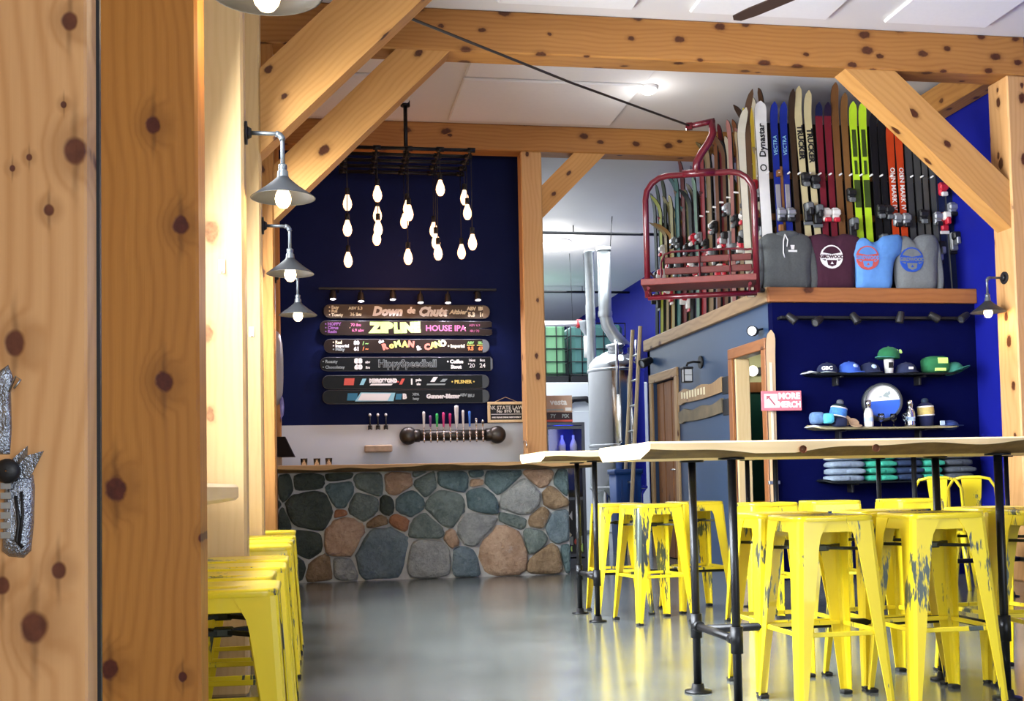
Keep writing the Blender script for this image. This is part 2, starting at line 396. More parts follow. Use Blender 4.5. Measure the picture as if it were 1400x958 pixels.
# ---------------------------------------------------------------- loft block with the merchandise wall and two doorways
LX, LY, LB = 3.98, 9.6, 13.44
wf = MB().box((LX, LY, 0), (5.9, LY+.1, 2.41)); struct('wall_merchandise', wf, NAVY2)
ws = MB()
D2 = (9.83, 10.56); D1 = (12.36, 13.22); DH = 2.02
for a, b in ((LY+.1, D2[0]), (D2[1], D1[0]), (D1[1], LB)): ws.box((LX, a, 0), (LX+.1, b, 2.42))
for a, b in (D2, D1): ws.box((LX, a, DH), (LX+.1, b, 2.42))
struct('wall_loft', ws, SLATE)
struct('floor_loft', MB().box((LX, LY, 2.42), (5.9, LB, 2.5)), DOORWOOD)
struct('wall_loft_back', MB().box((LX, LB-.1, 0), (5.9, LB, 2.42)), SLATE)
def lay_x(name, x0, x1, y0, y1, z0, z1, mat, parent=None, bev=.006):
    """timber lying along x (grain along its own z)"""
    L = x1-x0; mb = MB().bbox((-(z1-z0)/2, -(y1-y0)/2, -L/2), ((z1-z0)/2, (y1-y0)/2, L/2), bev)
    return obj(name, mb, mat, parent, ((x0+x1)/2, (y0+y1)/2, (z0+z1)/2), (0, pi/2, 0))
def lay_y(name, x0, x1, y0, y1, z0, z1, mat, parent=None, bev=.006):
    L = y1-y0; mb = MB().bbox((-(x1-x0)/2, -(z1-z0)/2, -L/2), ((x1-x0)/2, (z1-z0)/2, L/2), bev)
    return obj(name, mb, mat, parent, ((x0+x1)/2, (y0+y1)/2, (z0+z1)/2), (pi/2, 0, 0))
def stand(name, x0, x1, y0, y1, z0, z1, mat, parent=None, bev=.006):
    mb = MB().bbox((x0-(x0+x1)/2, y0-(y0+y1)/2, z0), (x1-(x0+x1)/2, y1-(y0+y1)/2, z1), bev)
    return obj(name, mb, mat, parent, ((x0+x1)/2, (y0+y1)/2, 0))
lay_x('trim_1', LX-.05, 5.9, LY-.05, LY, 2.41, 2.54, TRIMWOOD)['kind'] = 'structure'
lay_y('trim_2', LX-.05, LX, LY, LB, 2.42, 2.55, DRIFT)['kind'] = 'structure'
def doorway(name, a, b, mat):
    d = bpy.data.objects.new(name, None); COL.objects.link(d); d['kind'] = 'structure'; d.location = (LX, (a+b)/2, 0)
    for nm, y0, y1, z0, z1 in (('door_jamb', a-.10, a, 0, DH), ('door_jamb', b, b+.10, 0, DH), ('door_header', a-.10, b+.10, DH, DH+.10)):
        if nm == 'door_header': o = lay_y(nm, LX-.03, LX, y0, y1, z0, z1, mat)
        else: o = stand(nm, LX-.03, LX, y0, y1, z0, z1, mat)
        o.parent = d; o.matrix_parent_inverse = Matrix.Translation(d.location).inverted()
    return d
def child_world(o, d): o.parent = d; o.matrix_parent_inverse = Matrix.Translation(d.location).inverted(); return o
d1 = doorway('door_1', D1[0], D1[1], DRIFT)
for k in range(6):
    y0 = D1[0]+k*.1433; child_world(stand('door_board', LX+.03+.006*(k % 2), LX+.07, y0+.003, y0+.1403, .01, DH-.01, DOORWOOD), d1)
child_world(obj('door_handle', MB().tube([(LX+.03, D1[0]+.08, 1.0), (LX-.03, D1[0]+.08, 1.0), (LX-.03, D1[0]+.18, 1.0)], .009, 8), STEEL), d1)
d2 = doorway('door_2', D2[0], D2[1], TRIMWOOD)
for y0, y1 in ((D2[1]-.03, D2[1]), (D2[0], D2[0]+.02)):
    child_world(stand('door_lining', LX, LX+.14, y0, y1, 0, DH, SLAB), d2)
# washroom seen through the open doorway
struct('wall_washroom', MB().box((4.08, 11.3, 0), (5.9, 11.4, 1.80)), pm('washroom_green', (.012, .10, .075), .5))
struct('wall_washroom_upper', MB().box((4.08, 11.3, 1.80), (5.9, 11.4, 2.42)), pm('washroom_cream', (.50, .52, .30), .6))
struct('trim_3', MB().box((4.08, 11.275, 1.76), (5.9, 11.3, 1.86)), TRIMWOOD)
GLOBE = pm('globe_glow', (1, 1, 1), .4, var=0, emit=(1, .95, .82), es=2.2)
van = thing('vanity_light', 'two white globe lamps above the green washroom wall inside the open doorway', 'wall lamp', (4.5, 11.3, 1.97))
obj('back_bar', MB().bbox((-.28, -.04, -.04), (.28, 0, .04)), BLACK, van)
for k in range(4): obj('globe', MB().ell((-.24+.16*k, -.085, 0), .055, .055, .055), GLOBE, van)
l = bpy.data.lights.new('globe_light', 'POINT'); l.energy = 2.5; l.color = (1, .9, .7); l.shadow_soft_size = .06
lo = bpy.data.objects.new('globe_light', l); COL.objects.link(lo); lo.location = (4.5, 10.95, 2.0)
wb = thing('washroom_shelf', 'small wooden washroom shelf low behind the open doorway', 'shelf', (4.35, 11.27, 0))
obj('shelf_board', MB().bbox((-.2, -.22, .62), (.25, 0, .66)), DRIFT, wb); obj('side_panel', MB().bbox((-.2, -.22, 0), (-.17, 0, .62)), DRIFT, wb); obj('side_panel', MB().bbox((.22, -.22, 0), (.25, 0, .62)), DRIFT, wb)

# ---------------------------------------------------------------- timber frame
def post(label, x0, x1, y0, y1, z0, z1, mat, bev=.012, name='timber_post', group=None):
    return tag(stand(name, x0, x1, y0, y1, z0, z1, mat, bev=bev), label, 'post', group)
pb = stand('pine_board', -.66, P1X, 1.40, 1.465, 0, 4.5, PINE_NEAR, bev=.003); tag(pb, 'pale knotty pine board nearest the camera at far left', 'post')
obj('shadow_gap_strip', MB().box((.17, .034, 0), (-.2515+.4545+.0045, .045, 4.5)), BLACKP, pb)  # black strip painting in the shadowed gap between board and amber post
post('amber brown pine post with round dark knots beside the pale near board', -.619, -.262, 2.90, 3.10, 0, 4.5, PINE_AMBER, .008)
PA = (-.619, -.272, 5.15, 5.36); PB = (-.619, -.272, 7.0, 7.2); PC = (-.50, -.245, 8.70, 8.92)
post('brightly lit pale pine wall post carrying the first sconce', *PA, 0, 4.5, PINE_PALE)
post('pale pine wall post from which the large near brace rises', *PB, 0, 4.5, PINE_PALE)
post('pine wall post under the left end of the front crossbeam', *PC, 0, 4.18, PINE)
post('pine corner post beside the navy bar wall at its left edge', -.52, -.275, 11.5, 11.7, 0, 4.24, PINE)
post('pine post at the right edge of the navy beer board wall', 2.13, 2.345, 11.5, 11.70, 0, 4.24, PINE_POST)
post('pine post at the far right supporting the front crossbeam', 5.72, 5.895, 8.70, 8.98, 0, 4.18, PINE_POST)
tag(lay_x('timber_beam', -.62, 5.9, 8.70, 8.95, 4.18, ZC, PINE, bev=.012), 'long knotty pine crossbeam spanning the room in front, nearest the top', 'beam')
tag(lay_x('timber_beam', -.62, 5.9, 11.5, 11.72, 4.24, ZC, PINE, bev=.012), 'knotty pine crossbeam above the navy bar wall, behind the chairlift chair', 'beam')
tag(lay_x('timber_beam', -.62, 5.9, 7.0, 7.2, 4.18, ZC, PINE, bev=.012), 'pine crossbeam near the camera, above the top of the large brace', 'beam')
tag(lay_y('timber_beam', 5.70, 5.895, 8.98, 11.5, 4.21, 4.46, PINE, bev=.012), 'short pine beam running back along the blue wall at upper right', 'beam')
def brace(label, p0, p1, w, d):
    p0 = Vector(p0); p1 = Vector(p1); L = (p1-p0).length; t = (p1-p0).normalized()
    # ends cut to lie flush with the upright and the beam: local Z along the brace, X across it (towards its lower side)
    ang = atan(abs(t.z)/abs(t.x)); e0 = w/2*math.tan(ang); e1 = w/2/math.tan(ang)
    s = 1 if t.x > 0 else -1; mb = MB()
    v = [(-w/2, -d/2, e0), (w/2, -d/2, -e0), (w/2, -d/2, L+e1), (-w/2, -d/2, L-e1), (-w/2, d/2, e0), (w/2, d/2, -e0), (w/2, d/2, L+e1), (-w/2, d/2, L-e1)]
    mb.add(v, [(0, 1, 2, 3), (7, 6, 5, 4), (0, 4, 5, 1), (1, 5, 6, 2), (2, 6, 7, 3), (3, 7, 4, 0)])
    o = obj('timber_brace', mb, PINE_BRACE)
    zax = t; low = Vector((abs(t.z)*s, 0, -abs(t.x)))
    xax = low.normalized(); yv = zax.cross(xax)
    o.matrix_world = Matrix(((xax.x, yv.x, zax.x, p0.x), (xax.y, yv.y, zax.y, p0.y), (xax.z, yv.z, zax.z, p0.z), (0, 0, 0, 1)))
    return tag(o, label, 'brace')

brace('large pine brace nearest the camera, rising past the top edge', (-.272, 7.1, 3.125), (.783, 7.1, 4.18), .36, .2)
brace('pine brace behind the large one, rising to the front crossbeam', (-.245, 8.81, 3.06), (.875, 8.81, 4.18), .29, .2)
brace('pine brace from the far right post up to the front crossbeam', (5.72, 8.82, 3.10), (4.52, 8.82, 4.18), .29, .2)
brace('small pine brace beside the top of the post at the navy wall', (2.345, 11.6, 3.73), (2.85, 11.6, 4.24), .235, .17)
# ---------------------------------------------------------------- stools
def sq(h, r, n=5):
    """rounded square outline, half size h, corner radius r"""
    P = []
    for cx, cy, a0 in ((h-r, h-r, 0), (-h+r, h-r, pi/2), (-h+r, -h+r, pi), (h-r, -h+r, 3*pi/2)):
        for i in range(n+1): a = a0+pi/2*i/n; P.append((cx+r*cos(a), cy+r*sin(a)))
    return P
def loft(mb, rings, mi=0, smooth=True, cap0=False, cap1=False):
    n = len(rings[0]); v = [p for r in rings for p in r]; f = []
    for i in range(len(rings)-1):
        for k in range(n):
            j = (k+1) % n; f.append((i*n+k, i*n+j, (i+1)*n+j, (i+1)*n+k))
    if cap0: f.append(tuple(reversed(range(n))))
    if cap1: f.append(tuple((len(rings)-1)*n+i for i in range(n)))
    return mb.add(v, f, mi, smooth)
def stool_parts(name, H, foot, label, group):
    root = thing(name, label, 'stool', group=group)
    T = .150
    # seat: pressed plate with a rolled rim and a grip slot in the middle
    o = sq(.158, .045); n = len(o)
    slot = []
    for (x, y) in o:
        a = math.atan2(y, x); slot.append((max(-.04, min(.04, .052*cos(a)*1.2)), max(-.013, min(.013, .03*sin(a)))))
    R = []
    R.append([(x*1.0, y*1.0, H-.022) for x, y in o]); R.append([(x*1.012, y*1.012, H-.010) for x, y in o]); R.append([(x, y, H-.002) for x, y in o])
    R.append([(x*.93, y*.93, H) for x, y in o]); R.append([(x*.8, y*.8, H-.003) for x, y in o])
    R.append([(x*.45+sx*.2, y*.45+sy*.2, H-.007) for (x, y), (sx, sy) in zip(o, slot)])
    R.append([(x, y, H-.008) for x, y in slot]); R.append([(x, y, H-.020) for x, y in slot])
    seat = MB(); loft(seat, R); obj('seat', seat, YELLOW, root)
    ap = MB(); k = (foot-T)/(H-.02)
    def oo(z, inn=0): h = T+(H-z)*k*.9+.0015-inn; return [(x, y, z) for x, y in sq(h, .04)]
    loft(ap, [oo(H-.016), oo(H-.062), oo(H-.064, .004), oo(H-.02, .004)], smooth=False); obj('apron', ap, YELLOW, root)
    for sx, sy in ((1, 1), (-1, 1), (-1, -1), (1, -1)):
        rings = []
        for z in (H-.02, H-.065, H-.085, H-.12, H*.62, H*.33, .012):
            t = z/H; c = T+(foot-T)*(1-t)+.004
            w = .034+.058*t
            if z > H-.09: w += .022*(z-(H-.09))/.07*(1.3)
            r = .020
            prof = [(-w, 0), (-r, 0), (-r*.29, -r*.29), (0, -r), (0, -w)]
            th = .004
            inn = [(-th, -w), (-th, -r), (-r*.29-th, -r*.29-th), (-r, -th), (-w, -th)]
            rings.append([(sx*(c+a), sy*(c+b), z) for a, b in prof+inn])
        leg = MB()
        if sx*sy < 0: rings = [list(reversed(r)) for r in rings]
        rings.reverse(); loft(leg, rings, smooth=False, cap0=True, cap1=True)
        lo = obj('leg', leg, YELLOW, root)
        c = foot; rf = MB()
        rf.bbox((sx*c-sx*.036 if sx > 0 else sx*c-.004, sy*c-.036 if sy > 0 else sy*c-.004, 0), (sx*c+.004 if sx > 0 else sx*c+.036, sy*c+.004 if sy > 0 else sy*c+.036, .016), .004)
        obj('rubber_foot', rf, RUBBER, lo)
    zs = .29*H/.735; fs = T+(foot-T)*(1-zs/H)
    for a in range(4):
        M_ = Matrix.Rotation(a*pi/2, 4, 'Z'); b = MB().bbox((-fs+.02, -fs+.004, zs-.009), (fs-.02, -fs+.012, zs+.009), .002, T=M_); obj('stretcher', b, YELLOW, root)
    cb = MB(); zb = H-.13; f2 = T+(foot-T)*(1-zb/H)-.012
    for a in (pi/4, 3*pi/4):
        M_ = Matrix.Translation((0, 0, zb)) @ Matrix.Rotation(a, 4, 'Z'); cb.box((-f2*1.41, -.010, -.006), (f2*1.41, .010, .006), T=M_)
    cb.bbox((-.028, -.028, zb-.012), (.028, .028, zb+.012), .004)
    obj('cross_brace', cb, pm('dark_bare_steel', (.05, .055, .04), .5, .7), root)
    return root
st0 = None
def stool(x, y, rz, label, group):
    global st0
    if st0 is None:
        st0 = stool_parts('bar_stool', .735, .196, label, group); st0.location = (x, y, 0); st0.rotation_euler = (0, 0, radians(rz)); return st0
    return dup(st0, (x, y, 0), radians(rz), label, group)
G1 = 'yellow metal bar stools at the nearest high table'; G2 = 'yellow metal bar stools at the tables further back'
stool(1.965, 4.340, 1, 'chipped yellow metal stool in the front row beside the nearest left pipe leg', G1)
stool(1.985, 4.755, -1, 'yellow metal stool tucked directly behind the leftmost front stool', G1)
stool(2.43, 4.335, -1, 'chipped yellow metal stool in the front row with a grey scar down its leg', G1)
stool(2.44, 4.77, 2, 'yellow metal stool tucked behind the scarred front stool, across the near table', G1)
stool(2.98, 4.77, 4, 'yellow metal stool at the right edge, beyond the right pipe leg of the near table', G1)
stool(2.96, 4.30, -6, 'yellow metal stool in the front row cut off by the right edge', G1)
stool(2.12, 7.17, 9, 'leftmost near side yellow stool at the second table, its legs fully in view', G2)
stool(2.04, 7.70, -4, 'yellow stool across the second table, beside its left pipe legs', G2)
stool(2.58, 7.70, 6, 'yellow stool across the second table, second from its left pipe legs', G2)
stool(2.74, 6.83, 4, 'yellow stool on the near side of the second table, below the washroom doorway', G2)
stool(3.22, 6.95, -7, 'yellow stool on the near side between second and third tables, under the pink sign', G2)
stool(3.76, 6.95, 3, 'yellow stool below the folded sweaters, before the third table left legs', G2)
G3 = 'lower yellow stools along the left windows'
lows = [(3.41, 'low yellow stool nearest the camera, in the row along the left posts'), (3.84, 'second low yellow stool from the camera along the left posts'),
        (4.27, 'third low yellow stool from the camera along the left posts'), (4.70, 'fourth low yellow stool from the camera, before the bright pale post'),
        (5.75, 'low yellow stool just past the bright pale post by the left wall'), (6.22, 'low yellow stool in the second bay, second past the bright pale post'),
        (6.80, 'low yellow stool in the second bay, third past the bright pale post'), (7.60, 'low yellow stool furthest back along the left wall')]
lo0 = None
for i, (y, lb) in enumerate(lows):
    x = -.052-.196-.008*(i % 3 == 1)-(.02 if i == 1 else 0)
    if lo0 is None: lo0 = stool_parts('counter_stool', .61, .190, lb, G3); lo0.location = (x, y, 0)
    else: dup(lo0, (x, y, 0), radians((2, -2, 1, 0, 3, -1, 2, 0)[i]), lb, G3)

# ---------------------------------------------------------------- high tables on black pipe frames
def slab_mesh(x0, x1, y0, y1, z0, z1, seed):
    rnd = random.Random(seed); n = 64; mb = MB(); ph = [rnd.random()*6 for _ in range(6)]
    rows = []
    for i in range(n+1):
        x = x0+(x1-x0)*i/n
        def wob(k): return .5*sin(x*3.1+ph[k])+.3*sin(x*7.7+ph[k+1])+.2*sin(x*15+ph[k+2])
        e = .012*wob(0); u = .46+.42*wob(1); u = max(.22, min(.80, u))
        th = z1-z0; zm = z1-th*u
        rows.append([(x, y0+e+.004, z1), (x, y0+e-.004, z1-.006), (x, y0+e-.002, zm), (x, y0+e+.014, zm-th*.1), (x, y0+.12+.02*wob(2), z0),
                     (x, y1-.06, z0), (x, y1+.012*wob(3), z0+th*.5), (x, y1-.004+.012*wob(3), z1)])
    m = 8
    for i in range(n):
        for k in range(m):
            j = (k+1) % m
            v = [rows[i][k], rows[i+1][k], rows[i+1][j], rows[i][j]]
            mb.add(v, [(0, 3, 2, 1)], 1 if k in (2, 3) else 0, k in (2, 3))
    mb.add(rows[0], [tuple(range(m))], 0); mb.add(rows[n], [tuple(reversed(range(m)))], 0)
    return mb
def slab_wood(o_x):  # slab mesh is modelled along x; grain material needs z along the grain
    pass
def table(label, x0, x1, y0, y1, z1, legs, yl, seed, bar=True, knots=()):
    t = thing('high_table', label, 'table', ((x0+x1)/2, (y0+y1)/2, 0), group='high tables with live edge slabs')
    cx, cy = (x0+x1)/2, (y0+y1)/2
    mb = slab_mesh(x0-cx, x1-cx, y0-cy, y1-cy, z1-.06, z1, seed)
    R = Matrix.Rotation(-pi/2, 4, 'Y')        # stored with the grain on z, turned back by the object
    mb.v = [tuple(Matrix.Rotation(-pi/2, 4, 'Y') @ Vector(v)) for v in mb.v]
    o = obj('tabletop', mb, [SLAB, BARK], t, rot=(0, pi/2, 0))
    for kx in knots:
        kb = MB().lathe([(.001, -.004), (.010, -.0035), (.014, 0), (.015, .006)], 12); obj('knot', kb, KNOT, t, (kx-cx, y0-cy-.004, z1-.036), (pi/2, 0, 0))
    for lx in legs:
        for ly in yl:
            l = MB().tube([(lx-cx, ly-cy, .012), (lx-cx, ly-cy, z1-.06)], .0165, 12)
            lo = obj('leg', l, BLACK, t)
            obj('floor_flange', MB().lathe([(.056, 0), (.056, .008), (.028, .012), (.024, .035), (.0165, .036)], 18, (lx-cx, ly-cy, 0), close=True), BLACK, lo)
            obj('tee_fitting', MB().tube([(lx-cx, ly-cy, .225), (lx-cx, ly-cy, .325)], .024, 12).tube([(lx-cx, ly-cy, .275), (lx-cx, ly-cy+(.05 if ly < sum(yl)/2 else -.05), .275)], .023, 12), BLACK, lo)
            obj('top_flange', MB().lathe([(.05, z1-.068), (.05, z1-.06)], 16, (lx-cx, ly-cy, 0), close=True), BLACK, lo)
        obj('cross_pipe', MB().tube([(lx-cx, yl[0]-cy, .275), (lx-cx, yl[1]-cy, .275)], .0165, 10), BLACK, t)
    ym = (yl[0]+yl[1])/2-cy+.12
    obj('foot_rail', MB().tube([(legs[0]-cx, ym, .275), (legs[1]-cx, ym, .275)], .0165, 10), BLACK, t)
    return t
table('nearest high table with a pale live edge slab spanning the right half', 1.215, 3.2, 4.10, 4.86, 1.022, (1.575, 2.68), (4.24, 4.71), 11, knots=(1.80, 2.09))
table('second high table behind the near one, its pale end reaching the stone bar', 1.42, 3.35, 7.06, 7.92, 1.075, (1.775, 2.985), (7.235, 7.73), 5)
table('third high table further right, mostly hidden behind the near slab', 3.62, 5.2, 7.06, 7.92, 1.07, (3.96, 4.95), (7.235, 7.73), 8)

# ---------------------------------------------------------------- yellow chairs
def cafe_chair(label, x, y, rz):
    t = thing('metal_chair', label, 'chair', (x, y, 0), (0, 0, radians(rz)), 'yellow metal chairs with backs')
    obj('seat', loft(MB(), [[(a, b, .43) for a, b in sq(.18, .05)], [(a, b, .45) for a, b in sq(.185, .05)], [(a*.8, b*.8, .446) for a, b in sq(.18, .05)]], cap0=True, cap1=True), YELLOW, t)
    P = [(-.17, .16, .44), (-.175, .20, .62), (-.17, .235, .78), (-.13, .25, .845), (-.06, .255, .86), (.06, .255, .86), (.13, .25, .845), (.17, .235, .78), (.175, .20, .62), (.17, .16, .44)]
    obj('back_frame', MB().tube(P, .012, 10), YELLOW, t)
    sp = MB()
    sp.add([(-.045, .168, .44), (.045, .168, .44), (.075, .25, .855), (-.075, .25, .855), (-.045, .175, .44), (.045, .175, .44), (.075, .257, .855), (-.075, .257, .855)],
           [(0, 1, 2, 3), (7, 6, 5, 4), (0, 4, 5, 1), (1, 5, 6, 2), (2, 6, 7, 3), (3, 7, 4, 0)]); obj('back_splat', sp, YELLOW, t)
    for sx, sy in ((1, 1), (-1, 1), (-1, -1), (1, -1)):
        obj('leg', MB().tube([(sx*.16, sy*.16, .44), (sx*.2, sy*.205, 0)], [.026, .014], 8), YELLOW, t)
cafe_chair('left yellow metal chair with a curved back, before the folded sweaters', 4.875, 8.48, 142)
cafe_chair('right yellow metal chair with a curved back, beside the dark wall menu', 5.16, 8.48, 142)

# ---------------------------------------------------------------- window ledge on the left
tag(lay_y('window_ledge', -.60, -.295, 3.18, 4.98, .835, .90, SLAB, bev=.012), 'pale wooden ledge end projecting beside the amber post above the low stools', 'ledge')

# ---------------------------------------------------------------- stone bar
BY = 11.1
bar = thing('stone_bar', 'fieldstone bar front with pale mortar under the live edge counter', 'bar', (1.0, BY, 0))
MORTAR = pm('pale_mortar', (.46, .46, .44), .9, var=.2, sc=25, bump=.5)
obj('mortar_wall', MB().box((-1.3, 0, 0), (1.46, .25, 1.02)), MORTAR, bar)
def stone_mat(name, c, c2, k):
    m, nt, bs = newmat(name); v = objco(nt); oi = nt.nodes.new('ShaderNodeObjectInfo')
    a = nt.nodes.new('ShaderNodeVectorMath'); a.operation = 'ADD'; nt.links.new(v, a.inputs[0]); cv = nt.nodes.new('ShaderNodeCombineXYZ')
    nt.links.new(math_(nt, 'MULTIPLY', oi.outputs['Random'], 40), cv.inputs[1]); nt.links.new(cv.outputs[0], a.inputs[1]); q = a.outputs[0]
    n1 = noise_(nt, q, 5, 4, .65); n2 = noise_(nt, q, 28, 4, .7)
    f = smooth_(nt, math_(nt, 'ADD', math_(nt, 'MULTIPLY', n1, .6), math_(nt, 'MULTIPLY', n2, .4)), .36, .64)
    col = mix_(nt, f, c, c2); sp = smooth_(nt, noise_(nt, q, 11, 5, .75), .60, .70)
    col = mix_(nt, math_(nt, 'MULTIPLY', sp, k), col, (.5, .52, .5))
    nt.links.new(col, bs.inputs['Base Color']); bs.inputs['Roughness'].default_value = .7
    bump_(nt, bs, math_(nt, 'ADD', n2, math_(nt, 'MULTIPLY', n1, 2.)), .9, .03); return m
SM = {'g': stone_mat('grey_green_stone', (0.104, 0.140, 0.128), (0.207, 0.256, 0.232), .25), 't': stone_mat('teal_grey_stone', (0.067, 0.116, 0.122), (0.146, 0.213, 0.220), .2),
      'd': stone_mat('dark_green_shaded_stone', (0.027, 0.039, 0.032), (0.061, 0.079, 0.061), .1), 'l': stone_mat('light_grey_stone', (0.244, 0.262, 0.250), (0.403, 0.415, 0.390), .4),  # dark green stones; at the left end the shade is in their colour
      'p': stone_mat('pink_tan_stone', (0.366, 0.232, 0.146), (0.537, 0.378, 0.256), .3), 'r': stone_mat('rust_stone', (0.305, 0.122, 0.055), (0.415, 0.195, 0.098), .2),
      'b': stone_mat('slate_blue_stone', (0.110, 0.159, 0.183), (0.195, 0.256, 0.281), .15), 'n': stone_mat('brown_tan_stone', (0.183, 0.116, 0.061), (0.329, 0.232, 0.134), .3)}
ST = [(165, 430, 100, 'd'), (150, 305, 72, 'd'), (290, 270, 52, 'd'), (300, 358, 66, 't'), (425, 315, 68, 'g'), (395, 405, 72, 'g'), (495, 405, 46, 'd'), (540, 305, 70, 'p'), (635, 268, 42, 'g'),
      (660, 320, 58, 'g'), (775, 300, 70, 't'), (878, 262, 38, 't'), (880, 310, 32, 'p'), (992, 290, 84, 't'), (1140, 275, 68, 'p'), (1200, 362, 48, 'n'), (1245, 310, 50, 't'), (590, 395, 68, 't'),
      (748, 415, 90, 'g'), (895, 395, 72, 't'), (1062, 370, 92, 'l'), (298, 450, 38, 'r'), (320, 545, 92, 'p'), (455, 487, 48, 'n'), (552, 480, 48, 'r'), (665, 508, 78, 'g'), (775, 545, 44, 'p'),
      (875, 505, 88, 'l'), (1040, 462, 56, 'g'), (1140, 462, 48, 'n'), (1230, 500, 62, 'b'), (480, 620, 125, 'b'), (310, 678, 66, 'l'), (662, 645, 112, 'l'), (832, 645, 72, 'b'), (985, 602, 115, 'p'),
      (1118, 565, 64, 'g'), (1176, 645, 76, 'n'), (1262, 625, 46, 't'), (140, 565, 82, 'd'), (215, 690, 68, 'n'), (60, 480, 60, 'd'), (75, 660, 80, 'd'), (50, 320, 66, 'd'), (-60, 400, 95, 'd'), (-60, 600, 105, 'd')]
S = []
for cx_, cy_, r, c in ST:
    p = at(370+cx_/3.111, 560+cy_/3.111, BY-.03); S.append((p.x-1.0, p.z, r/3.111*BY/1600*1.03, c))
def clip(poly, nx, nz, d):
    out = []
    for i in range(len(poly)):
        a, b = poly[i], poly[(i+1) % len(poly)]
        da = a[0]*nx+a[1]*nz-d; db = b[0]*nx+b[1]*nz-d
        if da <= 0: out.append(a)
        if da*db < 0: t = da/(da-db); out.append((a[0]+(b[0]-a[0])*t, a[1]+(b[1]-a[1])*t))
    return out
for i, (sx, sz, r, c) in enumerate(S):
    poly = [(-1.3, .005), (1.46, .005), (1.46, 1.015), (-1.3, 1.015)]
    for j, (ox, oz, r2, _) in enumerate(S):
        if i == j: continue
        nx, nz = ox-sx, oz-sz; L = sqrt(nx*nx+nz*nz)
        k = (L*L+r*r-r2*r2)/(2*L); nx /= L; nz /= L
        poly = clip(poly, nx, nz, sx*nx+sz*nz+k-.006)
        if len(poly) < 3: break
    if len(poly) < 3: continue
    rnd = random.Random(i)
    for cut in (.16, .22):      # chip the corners
        q = []
        for a in range(len(poly)):
            p0, p1 = poly[a], poly[(a+1) % len(poly)]
            q += [(p0[0]*(1-cut)+p1[0]*cut, p0[1]*(1-cut)+p1[1]*cut), (p0[0]*cut+p1[0]*(1-cut), p0[1]*cut+p1[1]*(1-cut))]
        poly = q
    mx = sum(p[0] for p in poly)/len(poly); mz = sum(p[1] for p in poly)/len(poly)
    n = len(poly); mb = MB(); h = .035+.025*rnd.random(); v = []; f = []
    jit = [(1+(rnd.random()-.5)*.09) for _ in poly]; tx, tz = (rnd.random()-.5)*.2, (rnd.random()-.5)*.2
    for q, y in ((1.0, .01), (.985, -h*.45), (.93, -h*.85), (.72, -h), (.4, -h*1.08)):
        for a, (x, z) in enumerate(poly):
            kx, kz = (x-mx)*q*jit[a], (z-mz)*q*jit[a]
            v.append((kx, y+(kx*tx+kz*tz if y < 0 else 0)+(rnd.random()-.5)*.018*(q < .95), kz))
    v.append((0, -h*1.1, 0)); R_ = 5
    for b in range(R_-1):
        for a in range(n): d = (a+1) % n; f.append((b*n+d, b*n+a, (b+1)*n+a, (b+1)*n+d))
    for a in range(n): d = (a+1) % n; f.append(((R_-1)*n+d, (R_-1)*n+a, R_*n))
    mb.add(v, f, 0, True); mb.f = [list(reversed(q)) for q in mb.f]
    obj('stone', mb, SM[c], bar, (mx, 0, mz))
# live edge counter
ct = slab_mesh(-1.45, 1.62, -.36, .42, 1.022, 1.085, 21)
ct.v = [tuple(Matrix.Rotation(-pi/2, 4, 'Y') @ Vector(v)) for v in ct.v]
co = obj('bar_counter', ct, [wood('honey_counter_wood', (.48, .29, .12), (.33, .17, .055), kgate=.7), BARK], None, (1.05, 11.16, 0), (0, pi/2, 0))
tag(co, 'long live edge wooden counter along the top of the stone bar', 'counter')
AGED = pm('aged_pipe_steel', (.15, .17, .19), .35, .7, var=.3, sc=20)
# ---------------------------------------------------------------- sconces on the posts
def sconce(label, xf, y, zr, s=1, post_side=1, power=5):
    """barn-style pipe sconce; xf face of the post, zr height of the shade rim, arm towards +x (s=1) or -x"""
    t = thing('pipe_sconce', label, 'wall lamp', (xf, y, zr), group='pipe sconces with cone shades')
    obj('wall_plate', MB().tube([(0, 0, .29), (s*.012, 0, .29)], .052, 20).tube([(s*.012, 0, .29), (s*.03, 0, .29)], [.03, .02], 14), BLACKP, t)
    e = .165; P = [(s*.012, 0, .29), (s*(e-.03), 0, .29)]+[(s*(e-.03+.03*sin(a)), 0, .26+.03*cos(a)) for a in (pi/8, pi/4, 3*pi/8, pi/2)]+[(s*e, 0, .145)]
    obj('arm', MB().tube(P, .0095, 12), AGED, t)
    obj('elbow', MB().tube(P[1:6], .0135, 12), AGED, t)
    obj('socket', MB().lathe([(.010, .155), (.019, .15), (.019, .13), (.016, .128), (.023, .12), (.026, .085)], 18, (s*e, 0, 0)), AGED, t)
    obj('shade', MB().lathe([(.026, .095), (.034, .085), (.075, .050), (.12, .018), (.142, .002), (.144, 0), (.139, 0), (.118, .014), (.073, .044), (.03, .078)], 36, (s*e, 0, 0)), ZINC, t)
    obj('bulb', MB().lathe([(.002, -.046), (.018, -.042), (.031, -.026), (.036, -.004), (.031, .02), (.018, .046), (.014, .064)], 16, (s*e, 0, 0)), LAMPGLOW, t)
    l = bpy.data.lights.new('sconce_light', 'POINT'); l.energy = power; l.color = (1, .72, .40); l.shadow_soft_size = .04
    lo = bpy.data.objects.new('sconce_light', l); COL.objects.link(lo); lo.location = (xf+s*e, y, zr-.09)
    return t
sconce('large sconce at the top edge, on the amber brown post', -.262, 3.0, 2.146)
sconce('first full sconce on the bright pale post, uppermost of the receding three', -.272, 5.25, 2.17)
sconce('middle sconce of the receding three along the left posts', -.272, 7.1, 2.165)
